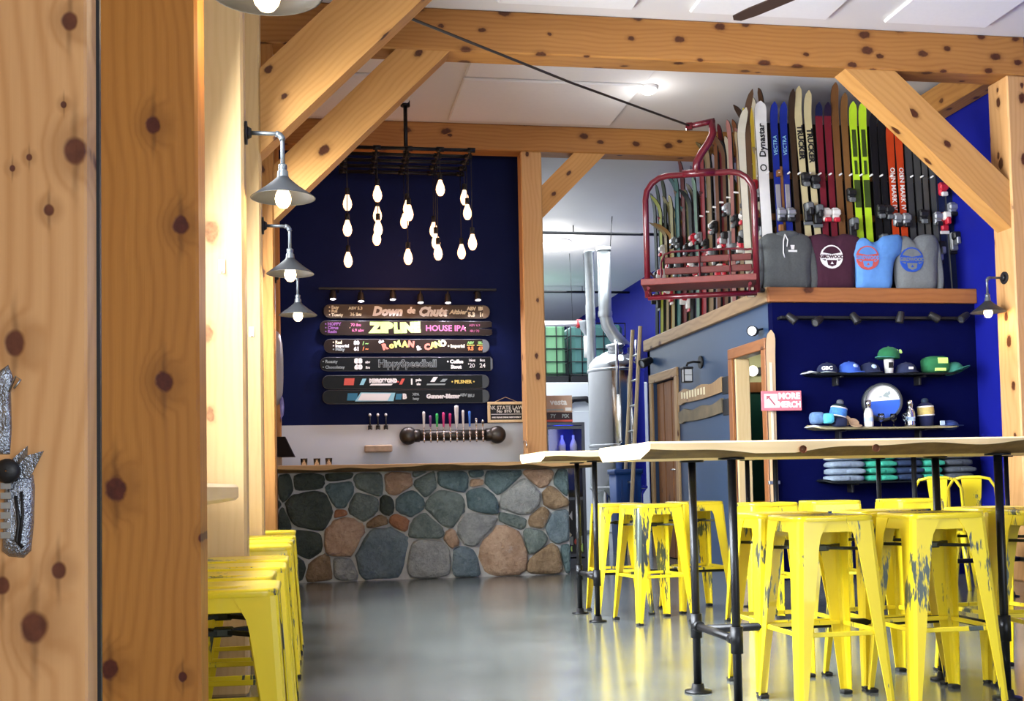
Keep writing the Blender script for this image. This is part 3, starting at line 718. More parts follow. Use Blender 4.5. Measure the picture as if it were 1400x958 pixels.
sconce('lowest and furthest sconce of the left row, beside the navy wall', -.245, 8.81, 2.165)
sconce('sconce on the far right post, glowing before the royal blue wall', 5.72, 8.84, 2.22, -1, power=4)
for (x, y, Y, lb) in ((303, 363, 5.13, 'small pale plastic hook on the bright pale post'), (344, 453, 6.98, 'small pale plastic hook on the second post, below the first sconce')):
    p = at(x, y, Y); h = thing('wall_hook', lb, 'hook', (p.x, Y+.02, p.z))
    obj('backplate', MB().bbox((-.014, -.006, -.03), (.014, 0, .03), .002), WHITE, h); obj('hook_arm', MB().tube([(0, -.006, -.015), (0, -.02, -.03), (0, -.026, -.02)], .004, 6), STEEL, h)

# silver tool hanging on the nearest board
p = at(22, 690, 1.39); t = thing('metal_bracket', 'crumpled silver metal bracket with a black knob on the pale near board', 'bracket', (p.x, 1.40, p.z))
SIL = pm('crumpled_silver_foil', (.33, .36, .42), .25, .9, var=.7, sc=60, bump=.6)
mb = MB(); rnd = random.Random(3)
pts = [(-.017, -.052), (-.010, -.058), (.006, -.060), (.014, -.052), (.017, -.02), (.018, .02), (.016, .034), (-.014, .034)]
mb.puff(pts, .010, 0, rings=(1, .95, .8, .55, .3), wr=.5, seed=4); obj('bracket_body', mb, SIL, t)
obj('torn_flap', MB().add([(-.012, -.006, .03), (.014, -.008, .03), (.030, -.014, .060), (.012, -.012, .055), (.012, -.010, .066), (-.004, -.008, .052), (-.012, -.003, .03), (.014, -.005, .03), (.030, -.011, .060), (.012, -.009, .055), (.012, -.007, .066), (-.004, -.005, .052)],
    [(0, 1, 2, 3), (0, 3, 4, 5), (9, 8, 7, 6), (11, 10, 9, 6), (0, 6, 7, 1), (1, 7, 8, 2), (2, 8, 9, 3), (3, 9, 10, 4), (4, 10, 11, 5), (5, 11, 6, 0)]), SIL, t)
obj('knob', MB().lathe([(.013, 0), (.014, .006), (.011, .010), (.006, .012), (.001, .0125)], 18), BLACKP, t, (-.008, -.010, .038), (pi/2, 0, 0))
st_ = MB()
for k in range(6): st_.box((-.016, -.0125, .018-.011*k), (-.005, -.0095, .025-.011*k))
obj('slotted_strip', st_, GALV, t)
obj('wire_bundle', MB().tube([(0, -.012, .01), (.004, -.014, -.02), (.001, -.013, -.04), (.008, -.012, -.048)], .0022, 6).tube([(.006, -.012, .015), (.008, -.013, -.01), (.004, -.014, -.045)], .0018, 6), BLACKP, t)
p = at(3, 560, 1.39); t = thing('metal_strip', 'torn silver metal strip at the left edge, above the bracket', 'strip', (p.x, 1.40, p.z))
obj('strip_body', MB().puff([(-.012, -.05), (.006, -.05), (.008, -.02), (.007, .02), (.010, .036), (.004, .052), (-.012, .04)], .006, 0, wr=.5, seed=8), SIL, t)
obj('wire_end', MB().tube([(.006, -.006, .02), (.014, -.008, .038), (.019, -.007, .034), (.012, -.008, .024)], .0012, 5), GALV, t)

# ---------------------------------------------------------------- pipe chandelier
ch = thing('pipe_chandelier', 'black pipe chandelier with hanging bare bulbs before the navy wall', 'chandelier', (.92, 11.02, 3.97))
gy = [-.42, -.21, 0, .21, .42]; gx = [-.58, -.29, 0, .29, .58]
obj('drop_pipe', MB().tube([(0, -.12, 0), (0, -.12, .54)], .019, 12).tube([(0, -.12, .49), (0, -.12, .54)], .045, 16).tube([(0, -.12, -.01), (0, -.12, .06)], .03, 12), BLACK, ch)
for y in gy: obj('grid_pipe', MB().tube([(-.6, y, 0), (.6, y, 0)], .017, 10), BLACK, ch)
for x in gx:
    m_ = MB().tube([(x, -.42, 0), (x, .42, 0)], .013, 8)
    for y in gy: m_.tube([(x-.035, y, 0), (x+.035, y, 0)], .024, 10)
    obj('cross_pipe', m_, BLACK, ch)
BULBS = [(475, 277, 0, 1), (475, 312, 0, 0), (476, 355, 0, 3), (516, 265, 1, 0), (516, 293, 1, 2), (517, 312, 1, 1), (515, 325, 1, 3), (557, 284, 2, 2), (559, 291, 2, 0), (553, 302, 2, 4), (558, 351, 2, 1),
         (602, 257, 3, 0), (593, 314, 3, 4), (596, 330, 3, 2), (599, 345, 3, 1), (635, 270, 4, 3), (639, 290, 4, 2), (631, 344, 4, 4), (646, 331, 4, 0)]
for (bx, by, c, r) in BULBS:
    p = at(bx, by, 11.02+gy[r]); x = gx[c]; y = gy[r]; z = p.z-3.97; x = max(x-.05, min(x+.05, p.x-.92))
    q = obj('pendant_cord', MB().tube([(x, y, -.01), (x, y, z+.09)], .004, 6), BLACKP, ch)
    obj('socket', MB().lathe([(.006, z+.14), (.02, z+.135), (.021, z+.085), (.016, z+.07)], 12, (x, y, 0)), BLACKP, q)
    obj('bulb', MB().lathe([(.001, z-.075), (.020, z-.07), (.036, z-.045), (.042, z-.015), (.036, z+.02), (.022, z+.055), (.015, z+.08)], 14, (x, y, 0)), EDISON, q)
l = bpy.data.lights.new('chandelier_light', 'POINT'); l.energy = 16; l.color = (1, .42, .18); l.shadow_soft_size = .3
lo = bpy.data.objects.new('chandelier_light', l); COL.objects.link(lo); lo.location = (.92, 11.3, 3.05)

# ---------------------------------------------------------------- track with six spotlights over the boards
tr = thing('light_track', 'thin black lighting track along the navy wall above the boards', 'track', (1.0, 11.79, 2.87))
obj('rail', MB().bbox((-.9, -.015, -.012), (.9, .015, .012), .003), BLACKP, tr)
for x in (-.7, .7): obj('wall_arm', MB().tube([(x, 0, 0), (x, .21, 0)], .008, 8), BLACKP, tr)
def spot_lamp(name, label, x, y, z, aim, mount, power, group, col=(.9, .86, 1), glow=None, ang=70, L=.1, r=.034):
    """can aimed along `aim`, its yoke running from the can to the point `mount` (relative)"""
    t = thing(name, label, 'spotlight', (x, y, z), group=group)
    d = Vector(aim).normalized(); rot = d.to_track_quat('-Z', 'Y').to_euler()
    obj('can', MB().lathe([(.004, L*.6), (r*.7, L*.58), (r*.8, L*.5), (r, L*.1), (r*1.06, -L*.3), (r*1.06, -L*.42), (r*.9, -L*.42), (r*.88, -L*.1)], 18), BLACKP, t, None, rot)
    obj('lens', MB().lathe([(.001, -L*.34), (r*.9, -L*.34)], 18, smooth=False), glow or LILACGLOW, t, None, rot)
    obj('yoke', MB().tube([(0, 0, 0), mount], .009, 8), BLACKP, t)
    if power:
        l = bpy.data.lights.new('spot_light', 'SPOT'); l.energy = power; l.color = col; l.spot_size = radians(ang); l.spot_blend = .7; l.shadow_soft_size = .03
        o = bpy.data.objects.new('spot_light', l); COL.objects.link(o); o.location = Vector((x, y, z))+d*L*.5; o.rotation_euler = rot
    return t
for i, (x, z, w) in enumerate(((.24, 2.80, 'leftmost'), (.52, 2.78, 'second from the left'), (.84, 2.80, 'third from the left'), (1.12, 2.77, 'third from the right'), (1.40, 2.77, 'second from the right'), (1.71, 2.80, 'rightmost'))):
    spot_lamp('track_spotlight', 'small black spotlight above the top beer board, %s of six' % w, x, 11.80, z, (0, -.28, -.95), (0, -.01, 2.86-z), (13, 30, 16, 30, 34, 18)[i], 'track spotlights over the beer boards', ang=150)

# ---------------------------------------------------------------- six boards with the beer list
INKS = {k: pm('paint_marker_'+k, c, .6, var=.03) for k, c in dict(white=(.85, .85, .82), cream=(.85, .78, .55), lime=(.55, .85, .22), pink=(.42, .10, .22), violet=(.22, .08, .26), red=(.65, .10, .07), orange=(.8, .25, .08), yellow=(.85, .65, .15), sky=(.30, .62, .72), teal=(.03, .19, .30), grey=(.30, .36, .36), green=(.25, .5, .15), black=(.01, .01, .012), blue=(.02, .08, .5), salmon=(.75, .22, .16)).items()}
def deck(L, h, tipl=.07, tail=None, n=8, waist=.0, sq_=2.3):
    """outline of a board lying along x, rounded ends"""
    P = []
    def end(s):
        return [(s*(L/2-tipl+tipl*abs(cos(a))**(2/sq_)), h/2*(1 if sin(a) > 0 else -1)*abs(sin(a))**(2/sq_)) for a in [(-pi/2+pi*i/n) for i in range(n+1)]]
    r = end(1); l = [(x, z) for x, z in reversed(end(-1))]
    if tail == 'swallow': r = [(L/2-.02, -h/2), (L/2, -h*.42), (L/2, -h*.12), (L/2-.13, -h*.03), (L/2-.13, h*.03), (L/2, h*.12), (L/2, h*.42), (L/2-.02, h/2)]
    if tail == 'square': r = [(L/2-.02, -h/2), (L/2, -h/2+.02), (L/2, h/2-.02), (L/2-.02, h/2)]
    return r+[(0, h/2-waist)]+l+[(0, -h/2+waist)]
def beer_board(label, x0, x1, z, h, mat, tail=None, tipmat=None, tilt=0):
    L = x1-x0; t = thing('beer_board', label, 'board', ((x0+x1)/2, 11.955, z), (tilt, 0, 0), 'boards listing the beers')
    mb = MB(); pts = deck(L, h, tail=tail); mb.prism(pts, -.014, 0); obj('deck', mb, mat, t)
    obj('edge_band', MB().tube([(x, -.007, zz) for x, zz in pts]+[(pts[0][0], -.007, pts[0][1])], .006, 5, caps=False), pm('board_edge', (.10, .10, .11), .3, .5), t)
    for x in (-L*.3, L*.3): obj('standoff', MB().tube([(x, 0, 0), (x, .044, 0)], .012, 8), BLACKP, t)
    if tipmat:
        tp = [(x, zz) for x, zz in pts if x > L/2-.075]; tp = tp if len(tp) > 2 else pts[:4]
        obj('tip', MB().prism(tp, -.0165, -.014), tipmat, t)
    return t
def word(t, s, x, z, size, ink, align='CENTER', rot=0, shear=0, bold=.0, sx=1):
    return text('lettering', s, size, INKS[ink], t, (x, -.0158, z), Euler((pi/2, -rot, 0)), align, .0006, shear, bold, sx)
TANB = pm('tan_board_top', (.075, .048, .024), .5, var=.35, sc=4); BRB = pm('dark_brown_board', (.020, .012, .009), .45, var=.3, sc=5, spec=.2); BKB = pm('black_board_top', (.006, .008, .009), .45, var=.3, sc=5, spec=.2)
GREYTIP = pm('grey_board_tip', (.13, .15, .17), .35)
t = beer_board('tan brown board with cream lettering, topmost beer board', .15, 1.85, 2.665, .135, TANB, tipmat=pm('tan_tip', (.22, .15, .09), .4))
for k, s in enumerate(('Easy', 'Full', 'Toasty')): word(t, '• '+s, -.80, .038-.038*k, .042, 'cream', 'LEFT', bold=.002)
word(t, 'ABV 5.3', -.53, .03, .042, 'cream', bold=.002); word(t, '36 ibu', -.53, -.032, .046, 'cream', bold=.002)
word(t, 'Down', -.21, -.002, .125, 'white', shear=.25, bold=.008, sx=.95); word(t, 'de', .035, .01, .085, 'white', shear=.15, bold=.006); word(t, 'Chute', .26, -.004, .125, 'white', shear=.25, bold=.008, sx=.95)
word(t, '• Altbier', .50, -.004, .062, 'cream', shear=.3, bold=.003)
word(t, 'ABV', .66, .032, .05, 'cream', bold=.003); word(t, '5.3', .66, -.03, .06, 'cream', bold=.004); word(t, 'IBU', .77, .032, .05, 'cream', bold=.003); word(t, '16', .77, -.03, .06, 'cream', bold=.004)
t = beer_board('dark brown swallow tailed board with lime and pink lettering', .11, 1.87, 2.495, .14, BRB, 'swallow', tilt=.05)
for k, s in enumerate(('HOPPY', 'Citrus', 'Resin')): word(t, '• '+s, -.83, .038-.038*k, .042, 'violet', 'LEFT', bold=.002)
word(t, '70 ibu', -.52, .03, .042, 'pink', bold=.001); word(t, '6.9 abv', -.50, -.025, .042, 'pink', bold=.001)
word(t, 'ZIP', -.26, 0, .135, 'lime', bold=.012, sx=1.15); word(t, 'LINE', .0, .0, .13, 'lime', bold=.012, rot=.03)
word(t, 'HOUSE IPA', .40, -.003, .085, 'pink', bold=.002, sx=1.0); word(t, 'ABV 6.9', .70, .03, .035, 'pink'); word(t, 'IBU 70', .70, -.03, .035, 'pink')
obj('mount_screw', MB().ell((0, 0, 0), .008, .004, .008, 8, 6), CHROME, t, (-.58, -.016, 0)); obj('mount_screw', MB().ell((0, 0, 0), .008, .004, .008, 8, 6), CHROME, t, (.60, -.016, 0))
t = beer_board('dark board with multicoloured block lettering and a grey tip, third from top', .15, 1.84, 2.31, .135, BRB, tipmat=GREYTIP)
for k, s in enumerate(('Red', 'Imperial', 'Malty')): word(t, '• '+s, -.76, .036-.036*k, .042, ('cream', 'white', 'grey')[k], 'LEFT', bold=.002)
word(t, '80', -.52, .03, .055, 'white', bold=.003); word(t, '61', -.52, -.032, .055, 'white', bold=.003); word(t, '/ ~', -.43, .025, .05, 'green', bold=.002); word(t, '/ ~', -.43, -.03, .05, 'orange', bold=.002)
for ch_, x, z, ink, r in (('R', -.235, -.010, 'salmon', .3), ('o', -.165, .004, 'yellow', .15), ('M', -.105, .018, 'lime', .25), ('A', -.03, .016, 'yellow', 0), ('N', .035, .016, 'salmon', -.15), ('C', .20, -.012, 'salmon', .1), ('A', .26, .004, 'yellow', .15), ('N', .31, .016, 'lime', .25), ('O', .365, .024, 'cream', .2)):
    word(t, ch_, x, z, .082, ink, rot=r, bold=.006)
word(t, 'the', -.27, .045, .04, 'white', rot=.3, bold=.003); word(t, '&', .11, -.022, .06, 'white', rot=.4, bold=.005)
word(t, '• Imperial', .50, -.002, .045, 'cream', bold=.003); word(t, 'ABV', .65, .032, .036, 'green', bold=.002); word(t, '9.5', .65, -.028, .05, 'orange', bold=.003); word(t, 'IBU', .755, .032, .036, 'green', bold=.002); word(t, '67', .755, -.028, .05, 'orange', bold=.003)
for x in (.65, .755): obj('ink_rule', MB().box((x-.04, -.0160, .004), (x+.04, -.0145, .012)), INKS['yellow'], t)
t = beer_board('black square tailed board with white outlined lettering, fourth from top', .11, 1.87, 2.125, .135, BKB, 'square', tipmat=GREYTIP)
word(t, '• Roasty', -.86, .025, .045, 'grey', 'LEFT', bold=.001); word(t, '• Chocolatey', -.86, -.032, .042, 'grey', 'LEFT', bold=.001)
word(t, '88', -.50, .030, .062, 'white', bold=.006, sx=1.2); word(t, '60', -.50, -.032, .062, 'white', bold=.006, sx=1.2); word(t, 'abv', -.405, .02, .035, 'white', bold=.001); word(t, 'ibu', -.405, -.035, .035, 'white', bold=.001)
word(t, 'HippySpeedball', .0, .0, .108, 'grey', bold=.004, sx=.90); word(t, 'HippySpeedball', .0, .0, .108, 'black', sx=.90).location.y = -.0168
word(t, '• Coffee', .49, .022, .050, 'white', bold=.003); word(t, 'Stout', .50, -.032, .050, 'white', bold=.003)
word(t, '16oz', .665, .036, .036, 'white', bold=.001); word(t, "'20", .66, -.02, .062, 'white'); word(t, '8oz', .775, .036, .036, 'white', bold=.001); word(t, '24', .775, -.02, .062, 'white', bold=.001)
def blob(t, x0, x1, z0, z1, ink, sk=.02):
    obj('painted_patch', MB().prism([(x0, z0), (x1-sk, z0), (x1, z1), (x0+sk, z1)], -.0158, -.0145), INKS[ink], t)
t = beer_board('black board with small red and white drawings, second from bottom', .13, 1.83, 1.94, .135, BKB, tipmat=pm('dark_grey_tip', (.03, .035, .04), .35))
blob(t, -.64, -.53, -.03, .04, 'red', .01); blob(t, -.48, -.41, -.028, .036, 'sky', .03); word(t, 'MIRRORPOND', -.24, .012, .05, 'white', bold=.006, sx=.85); blob(t, -.38, -.14, -.034, -.016, 'white', .02); blob(t, -.15, -.08, -.004, .01, 'red', 0); blob(t, -.08, -.02, -.026, .034, 'red', .03)
word(t, '1', .05, 0, .08, 'white', bold=.004); word(t, 'pale', .12, .02, .035, 'white', bold=.002); word(t, 'ale', .12, -.022, .035, 'white', bold=.002)
blob(t, .24, .32, .0, .05, 'white', .035); blob(t, .20, .40, -.034, -.018, 'grey', .01); blob(t, .34, .42, .0, .03, 'grey', .03); word(t, '• PILSNER •', .58, -.002, .05, 'yellow', bold=.002)
t = beer_board('black board with a long pale blue painted patch, lowest beer board', .13, 1.83, 1.79, .135, BKB, tipmat=pm('dark_grey_tip', (.03, .035, .04), .35))
blob(t, -.61, -.50, -.036, .038, 'teal', .01); obj('painted_patch', MB().prism([(-.53, -.045), (-.14, -.045), (-.12, .04), (-.47, .045)], -.0162, -.0145), INKS['sky'], t); obj('painted_patch', MB().prism([(-.50, -.035), (-.2, -.04), (-.16, .034), (-.46, .036)], -.0170, -.0160), INKS['white'], t)
blob(t, -.12, -.05, -.03, .03, 'teal', .01); word(t, 'B', -.025, 0, .07, 'white', bold=.005); word(t, 'XPA', .09, .022, .035, 'grey', bold=.002); word(t, 'hazy', .09, -.022, .035, 'grey', bold=.002); word(t, 'Gunner-Blazer', .37, .0, .058, 'white', bold=.004); word(t, 'ABV', .58, .012, .04, 'grey', bold=.002); word(t, 'IBU', .66, .004, .045, 'grey', bold=.002)

# ---------------------------------------------------------------- taps, chalkboard and the back counter
IRON = pm('dark_cast_iron', (.075, .068, .06), .38, .8, var=.3, sc=12, spec=.5)
tp = thing('tap_rail', 'thick cast iron pipe rail carrying ten coloured beer taps', 'taps', (1.435, 11.86, 1.385))
obj('pipe', MB().tube([(-.40, 0, 0), (.40, 0, 0)], .056, 18), IRON, tp)
for s in (-1, 1):
    obj('pipe_elbow', MB().tube([(s*.34, 0, 0), (s*.39, 0, 0), (s*.41, 0, 0), (s*.43, .0, 0)], [.066, .066, .060, .058], 18).ell((s*.455, -.01, 0), .092, .07, .092, 20, 12).tube([(s*.455, 0, 0), (s*.455, .13, 0)], .07, 16), IRON, tp)
for k in range(10):
    x = -.305+.0665*k; c = ('white', 'violet', 'green', 'pink', 'red', 'white', 'white', 'blue', None, None)[k]
    f = obj('faucet', MB().tube([(x, -.05, .02), (x, -.10, .02)], .012, 10).ell((x, -.105, .02), .017, .017, .020, 10, 6).tube([(x, -.105, .01), (x, -.118, -.035), (x, -.118, -.075)], [.010, .009, .008], 8).tube([(x, -.105, .03), (x, -.105, .085)], .006, 8), CHROME, tp)
    top = (.24, .20, .22, .23, .22, .30, .25, .24, .17, .15)[k]; r = .022 if k == 5 else .014
    obj('tap_handle', MB().lathe([(.006, .08), (.010, .09), (r*.75, .12), (r, top-.03), (r*.9, top-.006), (.002, top)], 12, (x, -.105, 0)), {'white': WHITE, 'violet': INKS['violet'], 'green': pm('tap_green', (.05, .55, .14), .4), 'pink': pm('tap_pink', (.75, .06, .28), .4), 'red': pm('tap_magenta', (.55, .02, .16), .4), 'blue': pm('tap_blue', (.05, .2, .75), .4), None: STEEL}[c], f)
sm = thing('wall_taps', 'three small chrome ball topped taps on the white wall', 'taps', (.68, 11.985, 1.5))
for k in range(3):
    x = -.08+.08*k
    f = obj('faucet', MB().tube([(x, 0, -.01), (x, -.06, -.01)], .010, 8).tube([(x, -.06, -.04), (x, -.06, .10)], [.008, .006], 8).tube([(x-.016, -.05, -.045), (x-.016, -.05, -.0)], .006, 6).tube([(x+.016, -.05, -.045), (x+.016, -.05, 0)], .006, 6), BLACKP, sm)
    obj('ball_handle', MB().ell((x, -.06, .105), .014, .014, .016, 10, 6), WHITE, f)
dk = thing('wood_block_shelf', 'short raw wood block shelf on the white wall below the small taps', 'shelf', (.68, 11.985, 1.26))
obj('block', MB().bbox((-.14, -.11, -.035), (.14, 0, .04), .012), pm('raw_wood_block', (.52, .40, .28), .7, var=.4, sc=18), dk)
p0 = at(667, 549, 11.9); p1 = at(718, 577, 11.9)
ck = thing('chalkboard_sign', 'small wood framed chalkboard hung by the post above the taps', 'sign', ((p0.x+p1.x)/2, 11.93, (p0.z+p1.z)/2))
w, h = (p1.x-p0.x)/2, (p0.z-p1.z)/2
obj('slate', MB().box((-w+.02, -.006, -h+.02), (w-.02, .006, h-.02)), pm('slate_black', (.008, .009, .010), .6), ck)
fr = MB()
for a, b in (((-w, -.014, -h), (w, .010, -h+.028)), ((-w, -.014, h-.028), (w, .010, h)), ((-w, -.014, -h+.028), (-w+.028, .010, h-.028)), ((w-.028, -.014, -h+.028), (w, .010, h-.028))): fr.bbox(a, b, .003)
obj('frame', fr, SLAB, ck); obj('hanging_cord', MB().tube([(-w*.6, 0, h), (0, .02, h+.05), (w*.6, 0, h)], .003, 6), DRIFT, ck)
for s, x, z, q in (('AK STATE LAW', 0, h*.42, .052), ('No', -.07, h*.08, .044), ("BYO", .02, h*.08, .04), ('Thx', .11, h*.08, .044), ('AND PLEASE DRINK RESPONSIBLY', 0, -h*.5, .020)):
    text('lettering', s, q, INKS['white'], ck, (x, -.0068, z), FACE, 'CENTER', .0005, bold=.001)
obj('chalk_rule', MB().box((-w*.82, -.0075, -h*.22), (w*.82, -.006, -h*.17)), INKS['white'], ck)
fa = thing('bar_faucet', 'slim chrome gooseneck faucet behind the counter near the post', 'faucet', (2.085, 11.4, 1.06))
obj('spout', MB().tube([(0, 0, 0), (0, 0, .20), (.0, -.012, .235), (.012, -.04, .24), (.018, -.05, .20), (.018, -.05, .17)], .009, 10), CHROME, fa); obj('base', MB().lathe([(.02, 0), (.02, .03), (.01, .035)], 14, close=True), CHROME, fa)
dw = thing('countertop_lampshade', 'dark tapered hood standing at the left end of the counter', 'hood', (-.33, 11.28, 1.085))
obj('hood_body', loft(MB(), [[(a*.19, b*.14, .09) for a, b in sq(1, .1)], [(a*.10, b*.09, .28) for a, b in sq(1, .1)]], cap0=True, cap1=True, smooth=False), pm('dark_brown_metal', (.008, .005, .004), .6, spec=.15), dw); obj('hood_base', MB().bbox((-.06, -.06, 0), (.06, .06, .09)), DRIFT, dw)
for i, (x, lb) in enumerate(((-.06, 'clear glass tumbler on the counter beside the dark hood'), (.06, 'clear glass tumbler on the counter, middle of three'), (.17, 'clear glass tumbler on the counter, furthest right of three'))):
    g = obj('tumbler', MB().lathe([(.001, 0), (.028, .002), (.034, .07), (.032, .07), (.026, .008), (.001, .008)], 14), GLASS, None, (x, 11.2+.06*(i % 2), 1.086)); tag(g, lb, 'glass', 'tumblers on the bar')
# board on the left wall seen edge on
p = at(386, 500, 10.6); wp = thing('wall_board', 'pale bowed board hung on the left wall, seen edge on beside the sconce', 'board', (-.30, 10.6, p.z-.02))
obj('deck', MB().puff([(0, -.34), (.10, -.25), (.15, 0), (.10, .25), (0, .34), (-.10, .25), (-.15, 0), (-.10, -.25)], .07, .1), pm('pale_grey_board', (.38, .36, .34), .3, var=.2, sc=5), wp, (0, 0, 0), (0, 0, pi/2))
obj('mounting_block', MB().box((-.32, -.02, -.05), (0, .02, .05)), BLACKP, wp)
tag(obj('glass_ornament', MB().puff([(-.01, -.11), (.014, -.07), (.02, 0), (.012, .08), (-.006, .11), (-.02, .04)], .015, 1), pm('violet_glass', (.22, .2, .5), .15, var=.6, sc=20), None, (-.245, 10.58, 1.60)), 'violet glassy ornament hanging below the pale bowed board', 'ornament')
# bar fridge with blue light, cardboard boxes on it
fx0, fx1 = 2.365, 2.79
fg = thing('bar_fridge', 'tall black bar fridge with blue lit glass door and stickered side', 'fridge', (2.58, 11.78, 0))
B_ = MB()
for a, b in (((-.215, .0, 0), (.215, .45, .10)), ((-.215, 0, .10), (-.185, .45, 1.47)), ((.185, 0, .10), (.215, .45, 1.47)), ((-.185, .42, .10), (.185, .45, 1.47)), ((-.215, 0, 1.47), (.215, .45, 1.50))): B_.box(a, b)
obj('cabinet', B_, pm('dark_fridge_steel', (.06, .065, .075), .35, .5), fg)
BLUELED = pm('blue_led_strip', (.1, .2, 1), .4, var=0, emit=(.02, .05, 1), es=30)
dr = obj('door_frame', MB().box((-.20, -.03, .12), (-.175, 0, 1.46)).box((.175, -.03, .12), (.20, 0, 1.46)).box((-.175, -.03, 1.43), (.175, 0, 1.46)).box((-.175, -.03, .70), (.175, 0, .73)).box((-.175, -.03, .12), (.175, 0, .15)), pm('dark_fridge_steel', (.06, .065, .075)), fg)
obj('glass_pane', MB().box((-.175, -.018, .73), (.175, -.012, 1.43)), GLASS, dr)
obj('door_panel', MB().box((-.175, -.02, .15), (.175, -.005, .70)), BLACKP, dr)
obj('led_strip', MB().box((-.10, .03, 1.44), (.10, .06, 1.46)), BLUELED, fg)
obj('blue_lining', MB().box((-.184, .405, .8), (.184, .419, 1.46)), pm('blue_fridge_lining', (.02, .05, .35), .5), fg)
obj('wire_shelf', MB().box((-.184, .02, 1.17), (.184, .40, 1.18)), STEEL, fg)
rnd = random.Random(5)
for k in range(16):
    x = -.13+.30*rnd.random(); z = .20+.46*rnd.random(); c = rnd.choice(('white', 'red', 'sky', 'grey', 'orange', 'lime', 'violet', 'cream'))
    m_ = MB().lathe([(.001, 0), (.03+.02*rnd.random(), 0), (.03, -.003)], rnd.choice((4, 6, 14)), smooth=False) ; obj('sticker', m_, INKS[c], fg, (x, -.022, z), (pi/2, 0, rnd.random()))
for i, (x, lb) in enumerate(((-.02, 'white bottle standing left in the blue lit fridge'), (.10, 'white bottle standing right in the blue lit fridge'))):
    b_ = obj('fridge_bottle', MB().lathe([(.001, 0), (.036, .004), (.038, .09), (.028, .12), (.014, .15), (.013, .19), (.001, .19)], 14), WHITE, None, (2.60+x, 11.90, 1.181)); tag(b_, lb, 'bottle', 'bottles in the bar fridge')
bx = thing('cardboard_box', 'printed cardboard box on the dark carton above the bar fridge', 'box', (2.53, 11.88, 1.605))
obj('carton', MB().bbox((-.145, -.08, 0), (.145, .12, .175), .004), pm('brown_cardboard', (.52, .36, .26), .8, var=.15, sc=20), bx); text('lettering', 'vesta', .085, INKS['white'], bx, (0, -.081, .105), bold=.003)
obj('shipping_label', MB().box((.07, -.082, .015), (.135, -.080, .05)), INKS['white'], bx); obj('printed_strip', MB().box((-.13, -.082, .02), (.05, -.080, .035)), INKS['grey'], bx)
b2 = thing('dark_carton', 'dark red and black carton lying on the bar fridge', 'box', (2.53, 11.88, 1.50))
obj('carton', MB().bbox((-.145, -.08, 0), (.145, .12, .104), .004), pm('black_red_carton', (.03, .012, .014), .5), b2); obj('red_band', MB().box((-.145, -.0815, .008), (.145, -.079, .028)), INKS['red'], b2)
for s, x in (('7Y', -.06), ('PIX', .07)): text('lettering', s, .05, INKS['grey'], b2, (x, -.081, .066), bold=.002)
# ---------------------------------------------------------------- skis
_skc = {}
def skimat(c, rough=.35):
    if (c, rough) not in _skc: _skc[c, rough] = pm('ski_top_%02d' % len(_skc), c, rough, var=.14, sc=7, spec=.3 if rough < .5 else .08)
    return _skc[c, rough]
_skm = {}
def ski_mesh(L, w, curl, mat, tipc=None):
    key = (round(L, 2), w, curl, mat.name, tipc.name if tipc else None)
    if key in _skm: return _skm[key]
    mb = MB(); n = 22; rows = []
    for i in range(n+1):
        t = i/14*.84 if i < 14 else .84+.16*((i-14)/8)**.8
        z = L*t
        prof = .84+.16*abs(2*min(t, .94)/.94-1)**2 if t < .94 else sqrt(max(0.01, 1-((t-.94)/.06)**2.6))
        if t < .02: prof *= .8
        hw = w/2*prof; y = -curl*max(0, (t-.86)/.14)**2*.10+.010*sin(pi*min(1, t/.86)); th = .016*(1-.6*max(0, (t-.8)/.2))
        rows.append([(-hw, y-th/2, z), (hw, y-th/2, z), (hw, y+th/2, z), (-hw, y+th/2, z)])
    v = [p for r in rows for p in r]; f = []; m0 = []
    for i in range(n):
        for k in range(4):
            j = (k+1) % 4; mb.add([rows[i][k], rows[i][j], rows[i+1][j], rows[i+1][k]], [(0, 1, 2, 3)], (1 if k != 0 else (2 if tipc and i/n > .80 else 0)), False)
    mb.add(rows[0], [(3, 2, 1, 0)], 1); mb.add(rows[n], [(0, 1, 2, 3)], 1)
    me = mb.mesh('ski_body', [mat, BLACKP, tipc or mat]); _skm[key] = me; return me
_bnd = {}
def binding_meshes(c1, c2):
    k = (c1.name, c2.name)
    if k not in _bnd:
        toe = MB().bbox((-.035, -.06, -.06), (.035, -.008, .06), .012).bbox((-.042, -.082, -.015), (.042, -.04, .04), .012).bbox((-.03, -.085, -.075), (.03, -.05, -.035), .008, 1)
        heel = MB().bbox((-.034, -.05, -.09), (.034, -.008, .08), .01).bbox((-.038, -.105, .0), (.038, -.04, .075), .014, 1).bbox((-.02, -.12, -.045), (.02, -.06, .02), .008).bbox((-.045, -.03, -.12), (.045, -.012, -.09), .004, 1)
        _bnd[k] = (toe.mesh('toe_binding', [c1, c2]), heel.mesh('heel_binding', [c1, c2]))
    return _bnd[k]
def ski(label, x, y, z, L, w, mat, group, rz=0, lean=0, curl=1, bind=None, bz=.50, tipc=None, roll=0):
    t = thing('ski', label, 'ski', (x, y, z), (lean, roll, rz), group)
    obj('ski_body', ski_mesh(L, w, curl, mat, tipc), None, t)
    if bind:
        a, b = binding_meshes(*bind)
        obj('toe_binding', a, None, t, (0, 0, L*bz)); obj('heel_binding', b, None, t, (0, 0, L*bz-.30))
    return t
ZF = 2.50
BK = (BLACKP, pm('binding_grey', (.12, .13, .14), .4)); WR = (pm('binding_white', (.75, .73, .70), .4), pm('binding_red', (.50, .02, .04), .4)); GB = (pm('binding_silver', (.40, .42, .45), .3, .6), BLACKP); RW = (WR[1], WR[0])
GF = 'skis standing in the rack on the loft front'
